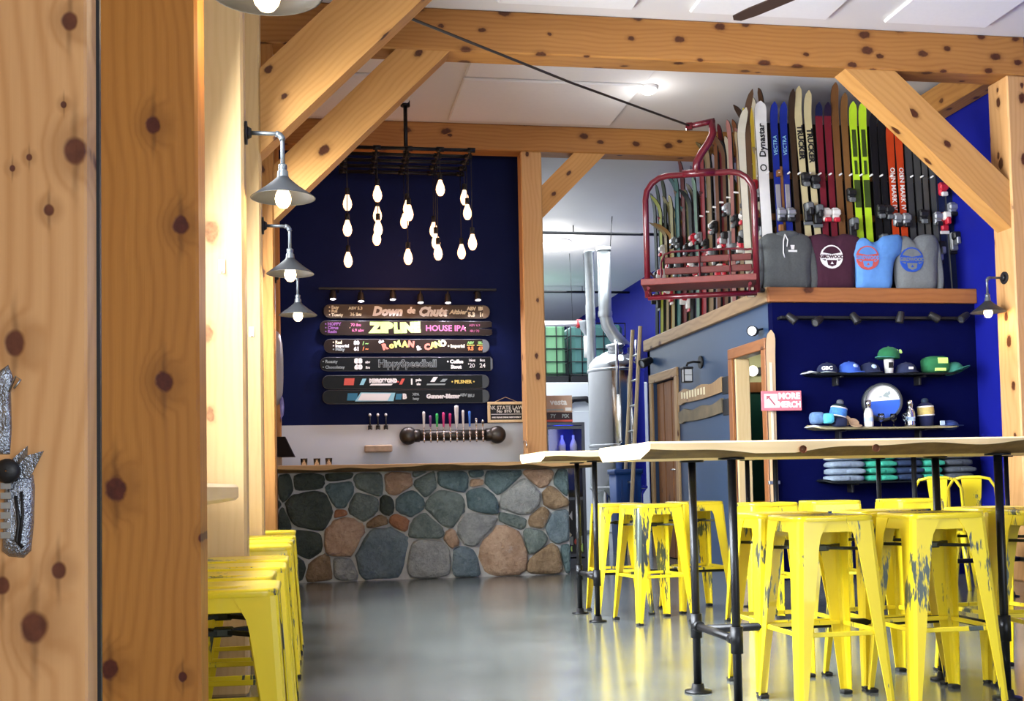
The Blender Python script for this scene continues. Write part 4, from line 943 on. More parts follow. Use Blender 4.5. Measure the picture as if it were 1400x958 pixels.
# ski rack: dark sheet painting in the loft's interior shade, two peg rails along the front, two along the side
rk = thing('ski_rack', 'wooden ski rack with pale pegs standing on the loft front', 'rack', (4.05, 9.97, ZF))
obj('shade_sheet', MB().box((.05, 0, 0), (1.70, .03, 1.62)), pm('loft_shade_dark', (.018, .011, .008), .7), rk)
for z in (.75, 1.13): obj('rail', MB().bbox((-.02, -.025, z-.03), (1.72, 0, z+.03), .004), DOORWOOD, rk)
for k in range(17): obj('peg', MB().tube([(.04+.1*k, -.025, 1.13), (.04+.1*k, -.12, 1.135)], .008, 8), WHITE, rk)
FR = [ # x px at mid height, top px, width, colour, curl, binding, bz, tip colour, label
 (1022, 152, .075, (.62, .58, .46), 1.6, None, .5, None, 'slim cream ski with a curled tip, at the corner left of the wide white ski'),
 (1031, 128, .06, (.10, .055, .03), 1.8, None, .5, None, 'thin dark brown ski with a curled tip behind the slim cream ski'),
 (1050, 136, .115, (.72, .71, .69), .3, None, .5, None, 'wide white ski with black lettering above the grey hoodie'),
 (1068, 138, .072, (.010, .022, .22), .5, GB, .42, None, 'left ski of the royal blue pair above the grey hoodie'),
 (1081, 138, .072, (.010, .022, .22), .5, GB, .42, None, 'right ski of the royal blue pair above the grey hoodie'),
 (1093, 122, .06, (.045, .026, .014), .8, None, .5, None, 'dark brown wooden ski between the blue pair and the cream lettered pair'),
 (1108, 118, .073, (.56, .48, .27), .8, BK, .56, None, 'left ski of the cream pair with black lettering'),
 (1121, 124, .073, (.56, .48, .27), .8, BK, .56, None, 'right ski of the cream pair with black lettering'),
 (1130, 138, .07, (.16, .015, .025), .4, WR, .42, (.012, .016, .06), 'left ski of the dark red pair with red and white bindings'),
 (1142, 138, .07, (.16, .015, .025), .4, WR, .42, (.020, .012, .03), 'right ski of the dark red pair with red and white bindings'),
 (1153, 112, .075, (.17, .075, .025), .6, None, .5, None, 'taller brown wooden ski beside the dark red pair'),
 (1165, 126, .07, (.20, .095, .03), .6, BK, .5, None, 'shorter brown wooden ski next to the lime pair'),
 (1177, 137, .078, (.50, .75, .03), .35, None, .5, None, 'left ski of the bright lime green pair'),
 (1190, 137, .078, (.50, .75, .03), .35, None, .5, None, 'right ski of the bright lime green pair'),
 (1204, 150, .072, (.010, .010, .012), .5, BK, .46, None, 'left ski of the black pair between lime and orange skis'),
 (1215, 152, .072, (.010, .010, .012), .5, BK, .46, None, 'right ski of the black pair between lime and orange skis'),
 (1226, 165, .078, (.55, .055, .012), .3, GB, .44, None, 'left ski of the orange red pair with white lettering'),
 (1238, 165, .078, (.55, .055, .012), .3, GB, .44, None, 'right ski of the orange red pair with white lettering'),
 (1250, 178, .07, (.055, .055, .055), .5, None, .5, None, 'grey ski nearest the orange red pair'),
 (1261, 184, .07, (.065, .065, .06), .5, BK, .5, None, 'second grey ski right of the orange red pair'),
 (1271, 186, .06, (.085, .08, .07), .5, None, .5, None, 'third grey ski right of the orange red pair, slimmer'),
 (1281, 190, .06, (.07, .075, .075), .5, GB, .5, None, 'rightmost grey ski beneath the large brace'),
 (1291, 200, .07, (.012, .018, .06), .4, RW, .72, None, 'left ski of the navy pair at the right end of the rack'),
 (1302, 204, .07, (.012, .018, .06), .4, GB, .6, None, 'right ski of the navy pair at the right end of the rack')]
for (x, ty, w, c, cu, bd, bz, tc, lb) in FR:
    p = at(x, 220, 9.84); zt = at(x, ty, 9.84).z
    s = ski(lb, p.x, 9.86, ZF, zt-ZF, w, skimat(c), GF, lean=-.03, curl=cu, bind=bd, bz=bz, tipc=skimat(tc) if tc else None, roll=-.045 if 1100 < x < 1125 else -.02)
    L = zt-ZF; V = Euler((pi/2, -pi/2, 0)); VD = Euler((pi/2, pi/2, 0))
    if lb.startswith('wide white'): text('lettering', 'Dynastar', .085, INKS['black'], s, (.0, -.013, L*.80), V, bold=.002); obj('round_emblem', MB().lathe([(.022, 0), (.022, .003), (.032, .003), (.032, 0)], 18), INKS['black'], s, (0, -.004, L*.66), (pi/2, 0, 0))
    if 'cream pair' in lb: text('lettering', 'TRUCKER', .072, INKS['black'], s, (0, -.012, L*.74), VD, bold=.003)
    if 'orange' in lb and 'pair with' in lb: text('lettering', 'OLIN MARK IV', .062, INKS['white'], s, (0, -.012, L*.62), VD, bold=.001)
    if 'royal blue' in lb: text('lettering', 'VECTRA', .05, INKS['sky'], s, (0, -.012, L*.78), V); obj('tail_panel', MB().bbox((-.022, -.006, L*.40), (.022, -.001, L*.58), .002), GB[0], s); obj('tip_badge', MB().ell((0, -.006, L*.945), .012, .004, .014, 8, 6), WHITE, s)
    if 'lime green' in lb:
        obj('black_graphic', MB().box((-.02, -.009, L*.72), (.02, -.002, L*.86)).box((-.028, -.009, L*.46), (.028, -.002, L*.60)).box((-.012, -.009, L*.63), (.012, -.002, L*.70)), pm('dark_olive_print', (.05, .08, .015), .4), s); obj('tip_badge', MB().ell((0, -.010, L*.945), .010, .004, .014, 8, 6), BLACKP, s)
    if 'dark red' in lb: obj('lower_plate', MB().bbox((-.034, -.03, L*.16), (.034, -.006, L*.24), .006), WR[1], s)
# the row along the loft edge, from the brewery end to the corner
SIDE = [('dark grey', (.05, .07, .07)), ('grey green', (.09, .14, .11)), ('yellow green', (.50, .52, .06)), ('dark olive', (.06, .075, .03)), ('sand', (.55, .42, .22)), ('pale orange', (.62, .36, .12)),
        ('pale yellow', (.62, .56, .26)), ('teal', (.03, .16, .17)), ('light teal', (.13, .32, .29)), ('maroon', (.20, .03, .035)), ('dull red', (.26, .055, .05)), ('olive', (.20, .19, .05)), ('black', (.02, .022, .02)),
        ('slate violet', (.13, .12, .20)), ('mint', (.30, .48, .38)), ('red', (.42, .04, .05)), ('rose', (.48, .10, .12)), ('khaki', (.30, .25, .13)), ('tan', (.40, .29, .17)), ('lilac grey', (.40, .37, .42)), ('rust brown', (.26, .11, .05)),
        ('wine', (.17, .03, .04)), ('brown', (.18, .09, .04)), ('ivory', (.62, .57, .45)), ('pinkish', (.50, .24, .22)), ('chestnut', (.22, .09, .04)), ('beige', (.48, .38, .24)), ('dark brown', (.07, .04, .025)), ('lemon', (.68, .58, .10)), ('gold', (.55, .40, .05)), ('cream', (.60, .55, .43)), ('umber', (.10, .05, .025))]
TOPS = [4.30, 4.38, 4.22, 4.40, 3.85, 3.82, 4.12, 4.34, 4.32, 4.42, 4.41, 4.05, 4.02, 4.25, 4.1, 4.43, 4.40, 4.38, 4.33, 4.2, 4.42, 4.44, 4.30, 4.25, 4.38, 4.35, 4.2, 4.42, 4.36, 4.34, 4.40, 4.44]
ORD = ['first', 'second', 'third', 'fourth', 'fifth', 'sixth', 'seventh', 'eighth', 'ninth', 'tenth', 'eleventh', 'twelfth', 'thirteenth', 'fourteenth', 'fifteenth', 'sixteenth']
rnd = random.Random(12)
GS = 'skis standing along the loft side edge behind the chairlift chair'
for i, ((nm, c), zt) in enumerate(zip(SIDE, TOPS)):
    y = 13.30-.1075*i
    where = '%s from the brewery end' % ORD[i] if i < 16 else '%s from the front corner' % ORD[31-i]
    b = (None, BK, None, WR, BK, None, RW, GB)[i % 8] if i not in (4, 5) else None
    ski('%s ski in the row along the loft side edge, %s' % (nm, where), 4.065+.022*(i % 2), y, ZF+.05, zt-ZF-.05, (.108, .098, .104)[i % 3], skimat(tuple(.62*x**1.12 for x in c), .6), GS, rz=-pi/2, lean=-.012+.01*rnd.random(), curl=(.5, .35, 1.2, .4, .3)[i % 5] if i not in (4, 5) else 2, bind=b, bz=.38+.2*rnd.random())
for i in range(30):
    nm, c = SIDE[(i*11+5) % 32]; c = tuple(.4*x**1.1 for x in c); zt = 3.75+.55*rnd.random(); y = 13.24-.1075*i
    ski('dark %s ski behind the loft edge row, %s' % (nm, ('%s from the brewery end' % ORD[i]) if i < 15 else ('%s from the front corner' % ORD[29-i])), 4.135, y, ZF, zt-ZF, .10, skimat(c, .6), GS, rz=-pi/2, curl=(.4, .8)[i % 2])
sr = thing('ski_rail', 'long rail holding the skis along the loft side edge', 'rail', (4.19, 11.6, ZF))
obj('rail', MB().bbox((-.012, -1.75, .60), (.03, 1.75, .66), .004).bbox((-.012, -1.75, 1.10), (.03, 1.75, 1.16), .004), DOORWOOD, sr)
for k in range(4): obj('rail_post', MB().box((.03, -1.7+1.13*k, 0), (.07, -1.64+1.13*k, 1.2)), DOORWOOD, sr)
for k in range(9): obj('peg', MB().tube([(-.012, -1.6+.2*k, 1.13), (-.15, -1.6+.2*k, 1.135)], .009, 8), WHITE, sr)

# ---------------------------------------------------------------- chairlift chair and its cable
RED = pm('chairlift_red_paint', (.10, .006, .013), .28, var=.2, sc=10, coat=.3); REDW = pm('worn_red_slats', (.13, .026, .022), .45, var=.3, sc=14)
cl = thing('chairlift_chair', 'red double chairlift chair hanging by the loft in front of the skis', 'chair', (3.345, 9.60, 2.47), (0, 0, radians(-20)))
w, h, r = .465, 1.06, .20
P = [(-w, 0, 0)]+[(-w, 0, h-r)]+[(-w+r-r*cos(a), 0, h-r+r*sin(a)) for a in (pi/8, pi/4, 3*pi/8, pi/2)]+[(w-r+r*sin(a), 0, h-r+r*cos(a)) for a in (0, pi/8, pi/4, 3*pi/8, pi/2)]+[(w, 0, 0)]
obj('bail_frame', MB().tube(P, .027, 14).tube([(-w, 0, 0), (w, 0, 0)], .024, 12).tube([(-.14, 0, h+.008), (.14, 0, h+.008)], .034, 12), RED, cl)
ex = (.12, .0, 1.49)
obj('hanger_arm', MB().tube([(-.02, 0, h), (-.015, 0, h+.10), (.03, 0, h+.18), (.09, .0, h+.26), (.13, .0, h+.34), (.125, 0, h+.46)], [.036, .034, .034, .034, .034, .03], 12), RED, cl)
obj('cable_clamp', MB().tube([(.15, 0, h+.455), (-.06, 0, h+.425)], .026, 12).bbox((-.10, -.03, h+.395), (-.04, .03, h+.45), .006), RED, cl)
st_ = MB().bbox((-.50, -.36, .060), (.455, .08, .085), .008).bbox((-.50, -.37, .050), (.455, -.345, .105), .006); obj('seat_plank', st_, REDW, cl)
obj('seat_bracket', MB().tube([(-.44, .06, .02), (-.44, -.33, .03)], .014, 8).tube([(.40, .06, .02), (.40, -.33, .03)], .014, 8), RED, cl)
for z in (.285, .385): obj('back_slat', MB().bbox((-.33, .30+z*.2, z-.028), (.44, .325+z*.2, z+.032), .006), REDW, cl)
obj('back_hoop', MB().tube([(-.37, .30, .07), (-.36, .36, .37), (-.33, .378, .445), (-.26, .38, .465), (.30, .38, .465), (.40, .375, .45), (.46, .2, .42), (w, 0, .42)], .010, 8), RED, cl)
for x in (-.02, .25): obj('back_strut', MB().tube([(x, .31, .05), (x, .38, .46)], .009, 8), RED, cl)
for s in (-1, 1): obj('side_rod', MB().tube([(s*w, 0, .24), (s*.40, .33, .21)], .010, 8).tube([(s*w, 0, .02), (s*.37, .31, .05)], .010, 8), RED, cl)
q = cl.matrix_basis if False else Matrix.Translation(cl.location) @ Matrix.Rotation(radians(-20), 4, 'Z')
A = at(556, 23, 7.22); B_ = Matrix.Translation((3.345, 9.60, 2.47)) @ Matrix.Rotation(radians(-20), 4, 'Z') @ Vector((-.06, 0, h+.425))
cb = obj('steel_cable', MB().tube([tuple(A), tuple(A.lerp(B_, .5)-Vector((0, 0, .02))), tuple(B_)], .0095, 8), pm('dark_steel_rope', (.045, .035, .03), .5, .6)); tag(cb, 'dark steel cable running from the large brace down to the chairlift chair', 'cable')

# ---------------------------------------------------------------- shirts on the loft edge
def rel(pts, Y, ox, oz): return [(at(x, y, Y).x-ox, at(x, y, Y).z-oz) for x, y in pts]
def dens(P, k=3, n=2):
    for _ in range(n):
        Q = []
        for i in range(len(P)):
            a, b = P[i], P[(i+1) % len(P)]; Q += [(a[0]*.75+b[0]*.25, a[1]*.75+b[1]*.25), (a[0]*.25+b[0]*.75, a[1]*.25+b[1]*.75)]
        P = Q
    return P
def emblem(t, x, z, r, ink, cloth, y):
    """round print: ring, sky arc, band with lettering, trees and a valley"""
    def disc(pts, y0, y1): return MB().prism(pts, y0, y1)
    def arc(a0, a1, rr, n=20): return [(x+rr*cos(a0+(a1-a0)*i/n), z+rr*sin(a0+(a1-a0)*i/n)) for i in range(n+1)]
    obj('print_disc', disc(arc(0, 2*pi, r)[:-1], y-.002, y+.012), ink, t)
    obj('print_sky', disc(arc(radians(24), radians(156), r*.88)+[(x-r*.5, z+r*.30), (x, z+r*.22), (x+r*.5, z+r*.30)], y-.0035, y-.001), cloth, t)
    obj('print_valley', disc([(x-r*.45, z-r*.28), (x+r*.45, z-r*.28), (x+r*.36, z-r*.70), (x, z-r*.84), (x-r*.36, z-r*.70)], y-.0035, y-.001), cloth, t)
    tr_ = MB()
    for k in (-1, 1): tr_.prism([(x+k*r*.88, z-r*.22), (x+k*r*.52, z-r*.22), (x+k*r*.60, z-r*.36), (x+k*r*.74, z-r*.28)][::k], y-.0035, y-.001)
    obj('print_trees', tr_, cloth, t)
    text('lettering', 'GIRDWOOD', r*.40, cloth, t, (x, y-.003, z+.0), FACE, bold=.002, sx=.92)
    obj('print_peak', MB().prism([(x-r*.14, z-r*.62), (x+r*.14, z-r*.62), (x, z-r*.40)], y-.005, y-.003), ink, t)
def garment(name, label, outline, sleeves, cloth, Y, thick=.07, neck=None):
    cx = sum(p[0] for p in outline)/len(outline); o = at(cx, 396, Y); t = thing(name, label, 'shirt', (o.x, Y, 2.50))
    t['oz'] = 0; del t['oz']
    P = dens(rel(outline, Y, o.x, 2.50), n=1); P = [(x, max(z, .006)) for x, z in P]
    obj('body', MB().puff(P, thick, .6, wr=.10, seed=len(label)), cloth, t)
    for s in sleeves:
        Q = dens(rel(s, Y, o.x, 2.50), n=1); Q = [(x, max(z, .006)) for x, z in Q]; obj('sleeve', MB().puff(Q, thick*.6, .6, y=.01, wr=.1, seed=3), cloth, t)
    return t, o
HG = pm('heather_grey_fleece', (.075, .082, .085), .9, var=.25, sc=60, folds=.45, bump=.2); MR = pm('maroon_jersey', (.045, .008, .024), .9, var=.2, sc=40, folds=.45, bump=.1)
SB = pm('sky_blue_jersey', (.10, .26, .62), .9, var=.12, sc=30, folds=.45, bump=.1); LG = pm('light_grey_jersey', (.17, .185, .195), .9, var=.2, sc=60, folds=.45, bump=.1)
YS = 9.66
t, o = garment('hoodie', 'grey hooded sweatshirt with white drawstrings on the loft edge', [(1039, 327), (1046, 320), (1058, 318), (1070, 320), (1082, 317), (1096, 319), (1107, 324), (1111, 338), (1108, 360), (1109, 385), (1106, 396), (1095, 397), (1055, 397), (1044, 396), (1043, 380), (1041, 350)],
        [[(1044, 322), (1037, 328), (1034, 345), (1031, 380), (1031, 397), (1042, 398), (1046, 360)], [(1102, 321), (1110, 328), (1114, 345), (1118, 375), (1119, 396), (1107, 397), (1103, 360)]], HG, YS)
def lp(x, y, dy): p = at(x, y, YS-dy); return (p.x-o.x, -dy, p.z-2.50)
obj('hood', MB().puff(dens(rel([(1055, 323), (1062, 317), (1075, 315), (1088, 317), (1094, 323), (1075, 330)], YS, o.x, 2.50)), .06, .8, y=.0), HG, t)
obj('drawstring', MB().tube([lp(1073, 320, .075), lp(1071, 330, .085), lp(1071, 345, .082), lp(1073, 352, .08)], .005, 6).tube([lp(1073, 320, .075), lp(1077, 328, .085), lp(1076, 337, .084)], .005, 6), WHITE, t)
c = lp(1084, 341, .078); obj('chest_print', MB().box((c[0]-.04, -.078, c[2]-.02), (c[0]+.04, -.06, c[2]-.004)).prism([(c[0]-.012, c[2]+.002), (c[0]+.012, c[2]+.002), (c[0]+.018, c[2]+.04), (c[0]-.018, c[2]+.04)], -.078, -.06), WHITE, t)
obj('cuff', MB().bbox((lp(1033, 386, 0)[0], -.045, .008), (lp(1044, 386, 0)[0], .02, .04), .01), BLACKP, t)
t, o = garment('tshirt', 'maroon shirt with a round white print between hoodie and blue shirt', [(1103, 324), (1112, 321), (1124, 319), (1133, 323), (1144, 323), (1152, 319), (1166, 321), (1176, 325), (1178, 342), (1170, 350), (1168, 375), (1168, 396), (1155, 398), (1122, 398), (1111, 396), (1111, 375), (1110, 350), (1102, 344)], [], MR, YS+.02)
c = lp(1139, 350, .08); emblem(t, c[0], c[2], .105, WHITE, MR, -.072)
t, o = garment('tshirt', 'sky blue shirt with a round orange red print on the loft edge', [(1164, 332), (1172, 327), (1181, 324), (1187, 331), (1198, 331), (1205, 323), (1218, 321), (1231, 320), (1234, 332), (1232, 347), (1222, 354), (1219, 375), (1219, 395), (1210, 399), (1182, 399), (1170, 397), (1169, 375), (1166, 355), (1160, 348)], [], SB, YS)
c = lp(1187, 352, .08); emblem(t, c[0], c[2], .108, pm('coral_print', (.50, .085, .075), .8), SB, -.073)
t, o = garment('tshirt', 'light grey long sleeved shirt with a round blue print', [(1222, 328), (1230, 323), (1239, 322), (1246, 330), (1254, 322), (1266, 320), (1278, 321), (1283, 335), (1281, 360), (1281, 385), (1278, 398), (1262, 400), (1236, 400), (1226, 397), (1222, 380), (1222, 350)],
        [[(1273, 321), (1282, 326), (1286, 345), (1290, 380), (1290, 398), (1281, 399), (1276, 356)]], LG, YS+.02)
c = lp(1249, 354, .08); emblem(t, c[0], c[2], .112, pm('cobalt_print', (.015, .07, .42), .8), LG, -.073)

# ---------------------------------------------------------------- merchandise shelves made of snowboards
GSH = 'snowboard shelves on the navy merchandise wall'
def board_shelf(label, x0, x1, z, mat, tip):
    t = thing('board_shelf', label, 'shelf', ((x0+x1)/2, 9.47, z), group=GSH); L = x1-x0; P = deck(L, .25, tipl=.12)
    mb = MB()
    for a, b in ((P, mat),): mb.prism(a, -.012, 0)
    mb.v = [(x, zz, -y-.012+(.45*max(0, abs(x)-L/2+.14)**2*(1.6 if x < 0 else 1)*2)) for x, y, zz in mb.v]
    mb.f = [f for f in mb.f]
    obj('deck', mb, mat, t)
    obj('nose', MB().puff([(-L/2-.01, 0), (-L/2+.03, .018), (-L/2+.14, .0), (-L/2+.03, -.004)], .10, 1), tip, t, (0, -.0, .012))
    for x in (-L*.27, L*.27): obj('bracket', MB().bbox((x-.01, .03, -.09), (x+.01, .128, -.012), .003).bbox((x-.012, -.06, -.028), (x+.012, .03, -.012), .003), BLACKP, t)
    return t
board_shelf('upper snowboard shelf with caps on the navy wall', 4.19, 5.62, 1.765, BKB, pm('white_board_nose', (.62, .64, .70), .4))
board_shelf('middle snowboard shelf with bottles and the round plaque', 4.21, 5.60, 1.30, pm('yellow_edge_board', (.30, .26, .14), .4), pm('white_board_nose', (.62, .64, .70), .4))
board_shelf('snowboard shelf carrying the folded sweater stacks', 4.30, 5.72, .835, BKB, BKB)
board_shelf('lowest snowboard shelf near the floor', 4.15, 5.60, .50, BKB, BKB)
def pillow(sx, sy, sz, seed=0, mi=0):
    rnd = random.Random(seed); n, m = 16, 8; mb = MB(); v = []; f = []
    def pw(a, e): return math.copysign(abs(a)**e, a)
    for i in range(m+1):
        ph = -pi/2+pi*i/m
        for k in range(n):
            th = 2*pi*k/n; j = 1+(rnd.random()-.5)*.07
            v.append((sx/2*pw(cos(ph), .5)*pw(cos(th), .45)*j, sy/2*pw(cos(ph), .5)*pw(sin(th), .45)*j, sz/2+sz/2*pw(sin(ph), .6)))
    for i in range(m):
        for k in range(n): j = (k+1) % n; f.append((i*n+k, i*n+j, (i+1)*n+j, (i+1)*n+k))
    return mb.add(v, f, mi, True)
SW = [('pale blue grey', (.22, .28, .36), 1131, 1182), ('green', (.03, .30, .21), 1182, 1225), ('navy', (.012, .028, .075), 1222, 1262), ('green', (.03, .30, .21), 1258, 1288), ('dark grey', (.055, .066, .085), 1290, 1331)]
POS = ['lowest', 'second from the bottom', 'third from the bottom', 'topmost']
for si, (cn, c, a, b) in enumerate(SW):
    X0, X1 = at(a, 650, 9.42).x, at(b, 650, 9.42).x; m_ = pm('%s_knit' % cn.replace(' ', '_'), c, .95, var=.35, sc=30, bump=.4)
    nm = cn if cn != 'green' else ('left green' if si == 1 else 'right green')
    for k in range(4):
        o = thing('folded_sweater', '%s folded sweater, %s of the %s sweater stack' % (cn, POS[k], nm), 'sweater', ((X0+X1)/2+.006*((k*7+si) % 3-1), 9.46, .8365+.0605*k), group='folded sweaters')
        obj('folded_body', pillow(X1-X0-.012, .20, .060, si*5+k), m_, o)
        obj('fold_flap', pillow((X1-X0)*.52, .06, .040, si*7+k+40), m_, o, ((X1-X0)*.2*(1 if (si+k) % 2 else -1), -.085, .009))
o = obj('folded_cap_pile', pillow(.32, .2, .075, 77), pm('green_knit', (.03, .30, .21), .95), None, (4.39, 9.45, .612)); tag(o, 'green folded garment on top of the pile on the lowest shelf', 'sweater')
o = obj('folded_sweater', pillow(.34, .21, .105, 78), pm('navy_knit', (.012, .028, .075), .95), None, (4.39, 9.45, .502)); tag(o, 'dark folded garment under the green one on the lowest shelf', 'sweater')
o = obj('folded_sweater', pillow(.20, .2, .16, 79), pm('denim_knit', (.02, .06, .15), .95, var=.4, sc=20), None, (5.17, 9.45, .502)); tag(o, 'blue patterned garment on the lowest shelf beneath the navy stack', 'sweater')
CAPNAVY = pm('navy_cap_cloth', (.010, .016, .055), .9); CAPBLUE = pm('blue_cap_cloth', (.03, .09, .42), .9); CAPGREEN = pm('green_cap_cloth', (.012, .12, .045), .9)
def cap(label, px, pz, mat, front=None, patch=None, txt=None, tilt=0, rz=0, z=None, s=1.0, loc=None):
    p = at(px, pz, 9.43); t = thing('baseball_cap', label, 'cap', loc or (p.x, 9.45, z or 1.766), (tilt, 0, radians(rz)), 'caps on the upper shelf')
    prof = [(.088*s, 0), (.090*s, .02), (.086*s, .05*s), (.070*s, .078*s), (.040*s, .096*s), (.002, .102*s)]
    mb = MB().lathe(prof, 20, mi=0); obj('crown', mb, mat, t)
    br = [(.085*s*sin(a), -.085*s*cos(a)) for a in [(-1.2+2.4*i/10) for i in range(11)]]; bo = [(.09*s*sin(a*.9), -.085*s*cos(a)-.075*s*cos(a*1.1)) for a in [(1.2-2.4*i/10) for i in range(11)]]
    bb = MB(); bb.prism(br+bo, 0, .006); bb.v = [(x, zz, .014-y-.08*x*x*8+.0) for x, y, zz in bb.v]; obj('brim', bb, front or mat, t)
    obj('button', MB().ell((0, 0, .102*s), .009, .009, .006, 8, 6), mat, t)
    if patch: obj('front_patch', MB().ell((0, -.070*s, .052*s), .030, .018, .028, 12, 8), patch, t)
    if txt: text('lettering', txt, .045, patch or INKS['white'], t, (0, -.098*s, .045), Euler((pi/2-.25, 0, 0)), bold=.002)
    return t
PALE = pm('pale_blue_patch', (.42, .55, .78), .8)
cap('navy cap with pale lettering at the left end of the upper shelf', 1132, 500, CAPNAVY, INKS['grey'], txt='GBC', rz=-25)
cap('blue cap with a white front panel and round badge on the upper shelf', 1162, 497, CAPBLUE, None, PALE, rz=15, s=1.08)
cap('dark navy cap with a pale round badge beside the white tumbler', 1190, 500, CAPNAVY, None, PALE, rz=5)
cap('dark navy cap with a small white patch, right of the white tumbler', 1240, 500, CAPNAVY, None, None, rz=0).location.x += .0
p = at(1239, 498, 9.35); o = bpy.data.objects['baseball_cap.003']; obj('front_tag', MB().box((-.02, -.094, .035), (.02, -.086, .055)), WHITE, o)
pt = at(1216, 500, 9.43); tb = thing('white_tumbler', 'white printed tumbler standing on the upper shelf under the green cap', 'cup', (pt.x, 9.44, 1.766))
obj('cup_body', MB().lathe([(.001, 0), (.034, .002), (.043, .13), (.040, .13), (.032, .01), (.001, .01)], 18), WHITE, tb); obj('print', MB().box((-.02, -.043, .05), (.02, -.032, .10)), INKS['black'], tb)
cap('green cap with pale front lettering perched on the white tumbler', 1214, 480, CAPGREEN, pm('teal_brim', (.05, .25, .22), .9), None, rz=-60, s=1.05, loc=(pt.x, 9.44, 1.897))
text('lettering', '18', .05, INKS['lime'], bpy.data.objects['baseball_cap.004'], (.078, .045, .06), Euler((pi/2-.4, 0, radians(60))), bold=.003)
p = at(1280, 498, 9.43); gt = thing('folded_green_shirt', 'green shirt roll with pale block print at the right end of the upper shelf', 'shirt', (p.x, 9.45, 1.766))
obj('folded_body', pillow(.22, .18, .155, 91), CAPGREEN, gt); obj('pale_print', MB().box((-.02, -.094, .085), (.07, -.080, .135)).box((-.05, -.094, .02), (.05, -.080, .045)), INKS['lime'], gt)
cap('teal green cap leaning on the green shirt roll, at the shelf right end', 1304, 500, pm('teal_cap_cloth', (.02, .14, .11), .9), None, None, rz=40, s=.9, tilt=-.3, loc=(at(1305, 500, 9.43).x, 9.43, 1.775))
# round plaque, bottles, glasses, beanies
p = at(1210, 549, 9.45); pl = thing('round_plaque', 'round white and blue plaque in a thick dark frame on the middle shelf', 'plaque', (p.x, 9.50, p.z), (radians(-4), 0, radians(-16)))
r = .158
obj('rim', MB().lathe([(r-.012, -.05), (r+.006, -.05), (r+.012, .05), (r-.02, .05), (r-.012, -.05)], 40), pm('dark_wood_rim', (.06, .065, .07), .35), pl, rot=(-pi/2, 0, 0))
def seg(a0, a1, rr): return [(rr*cos(a0+(a1-a0)*i/24), rr*sin(a0+(a1-a0)*i/24)) for i in range(25)]
obj('white_face', MB().prism(seg(.12, pi-.02, r-.012), -.02, -.005), WHITE, pl); obj('blue_face', MB().prism(seg(-pi-.02, .12, r-.012), -.021, -.005), pm('cobalt_face', (.02, .10, .55), .4), pl)
obj('bird_mark', MB().prism([(.0, .05), (.03, .085), (.045, .08), (.06, .10), (.07, .07), (.05, .055), (.06, .03)], -.022, -.019).prism([(-.04, .04), (-.01, .035), (.0, .05), (-.02, .052)], -.022, -.019), INKS['grey'], pl)
def bottle(label, px, mats, h):
    p = at(px, 580, 9.4); t = thing('steel_bottle', label, 'bottle', (p.x, 9.40, 1.302)); k = h/.235
    obj('bottle_body', MB().lathe([(.001, 0), (.037, .002), (.039, .02), (.039, .12*k), (.030, .15*k), (.022, .165*k)], 20), mats[0], t)
    obj('neck_cap', MB().lathe([(.022, .165*k), (.023, .19*k), (.026, .192*k), (.026, .232*k), (.001, .235*k)], 18), STEEL, t)
    obj('label_band', MB().lathe([(.0396, .05), (.0396, .085)], 20), mats[1], t); return t
bottle('white bottle with a steel neck left of the round plaque', 1188, (pm('cream_bottle', (.75, .74, .70), .3), PALE), .235)
bottle('brushed steel bottle with a pale blue band right of the round plaque', 1245, (STEEL, PALE), .235)
for px, y, lb in ((1205, 9.37, 'stemmed glass before the round plaque, beside the white bottle'), (1222, 9.41, 'taller stemmed glass before the right side of the plaque'), (1238, 9.37, 'stemmed glass beside the brushed steel bottle')):
    g = obj('stemmed_glass', MB().lathe([(.001, 0), (.026, .002), (.004, .008), (.004, .045), (.022, .06), (.030, .09), (.026, .115), (.024, .115), (.027, .09), (.02, .064), (.001, .056)], 16), GLASS, None, (at(px, 580, y).x, y, 1.303)); tag(g, lb, 'glass', 'stemmed glasses on the middle shelf')
def beanie(label, px, mat, s1, s2, tiltx, pom):
    p = at(px, 582, 9.45); t = thing('knit_beanie', label, 'hat', (p.x, 9.46, 1.302), (0, tiltx, 0))
    obj('knit_body', MB().lathe([(.001, 0), (.055, .0), (.06, .06), (.068, .10)], 18), mat, t)
    obj('patterned_band', MB().lathe([(.068, .10), (.074, .13), (.070, .175)], 18), s1, t)
    obj('stripe', MB().lathe([(.0735, .098), (.0745, .108), (.069, .106)], 18).lathe([(.072, .172), (.070, .182), (.066, .184)], 18), s2, t)
    obj('crown', MB().lathe([(.069, .176), (.055, .20), (.03, .212), (.001, .214)], 18), mat, t); obj('pompom', MB().ell((0, 0, .228), .032, .032, .026, 12, 8), pom, t); return t
beanie('dark beanie with a bright blue patterned band and grey pompom', 1143, pm('dark_teal_knit', (.006, .02, .03), .95, bump=.4), pm('bright_blue_knit', (.06, .22, .62), .95, var=.5, sc=40, bump=.4), WHITE, .22, pm('grey_pompom', (.10, .11, .14), .95, var=.4, sc=60, bump=.6))
beanie('navy beanie with a yellow band and dark pompom, right of the steel bottle', 1268, pm('navy_beanie_knit', (.010, .014, .06), .95, bump=.4), pm('yellow_knit', (.55, .42, .15), .95, var=.4, sc=40, bump=.4), WHITE, -.05, pm('dark_pompom', (.015, .03, .06), .95, var=.4, sc=60, bump=.6))
o = obj('knit_glove', pillow(.11, .12, .105, 31), pm('blue_grey_fleece', (.12, .22, .42), .95, var=.5, sc=25, bump=.5), None, (at(1117, 578, 9.4).x, 9.40, 1.335)); tag(o, 'blue grey fleece bundle at the left tip of the middle shelf', 'gloves')
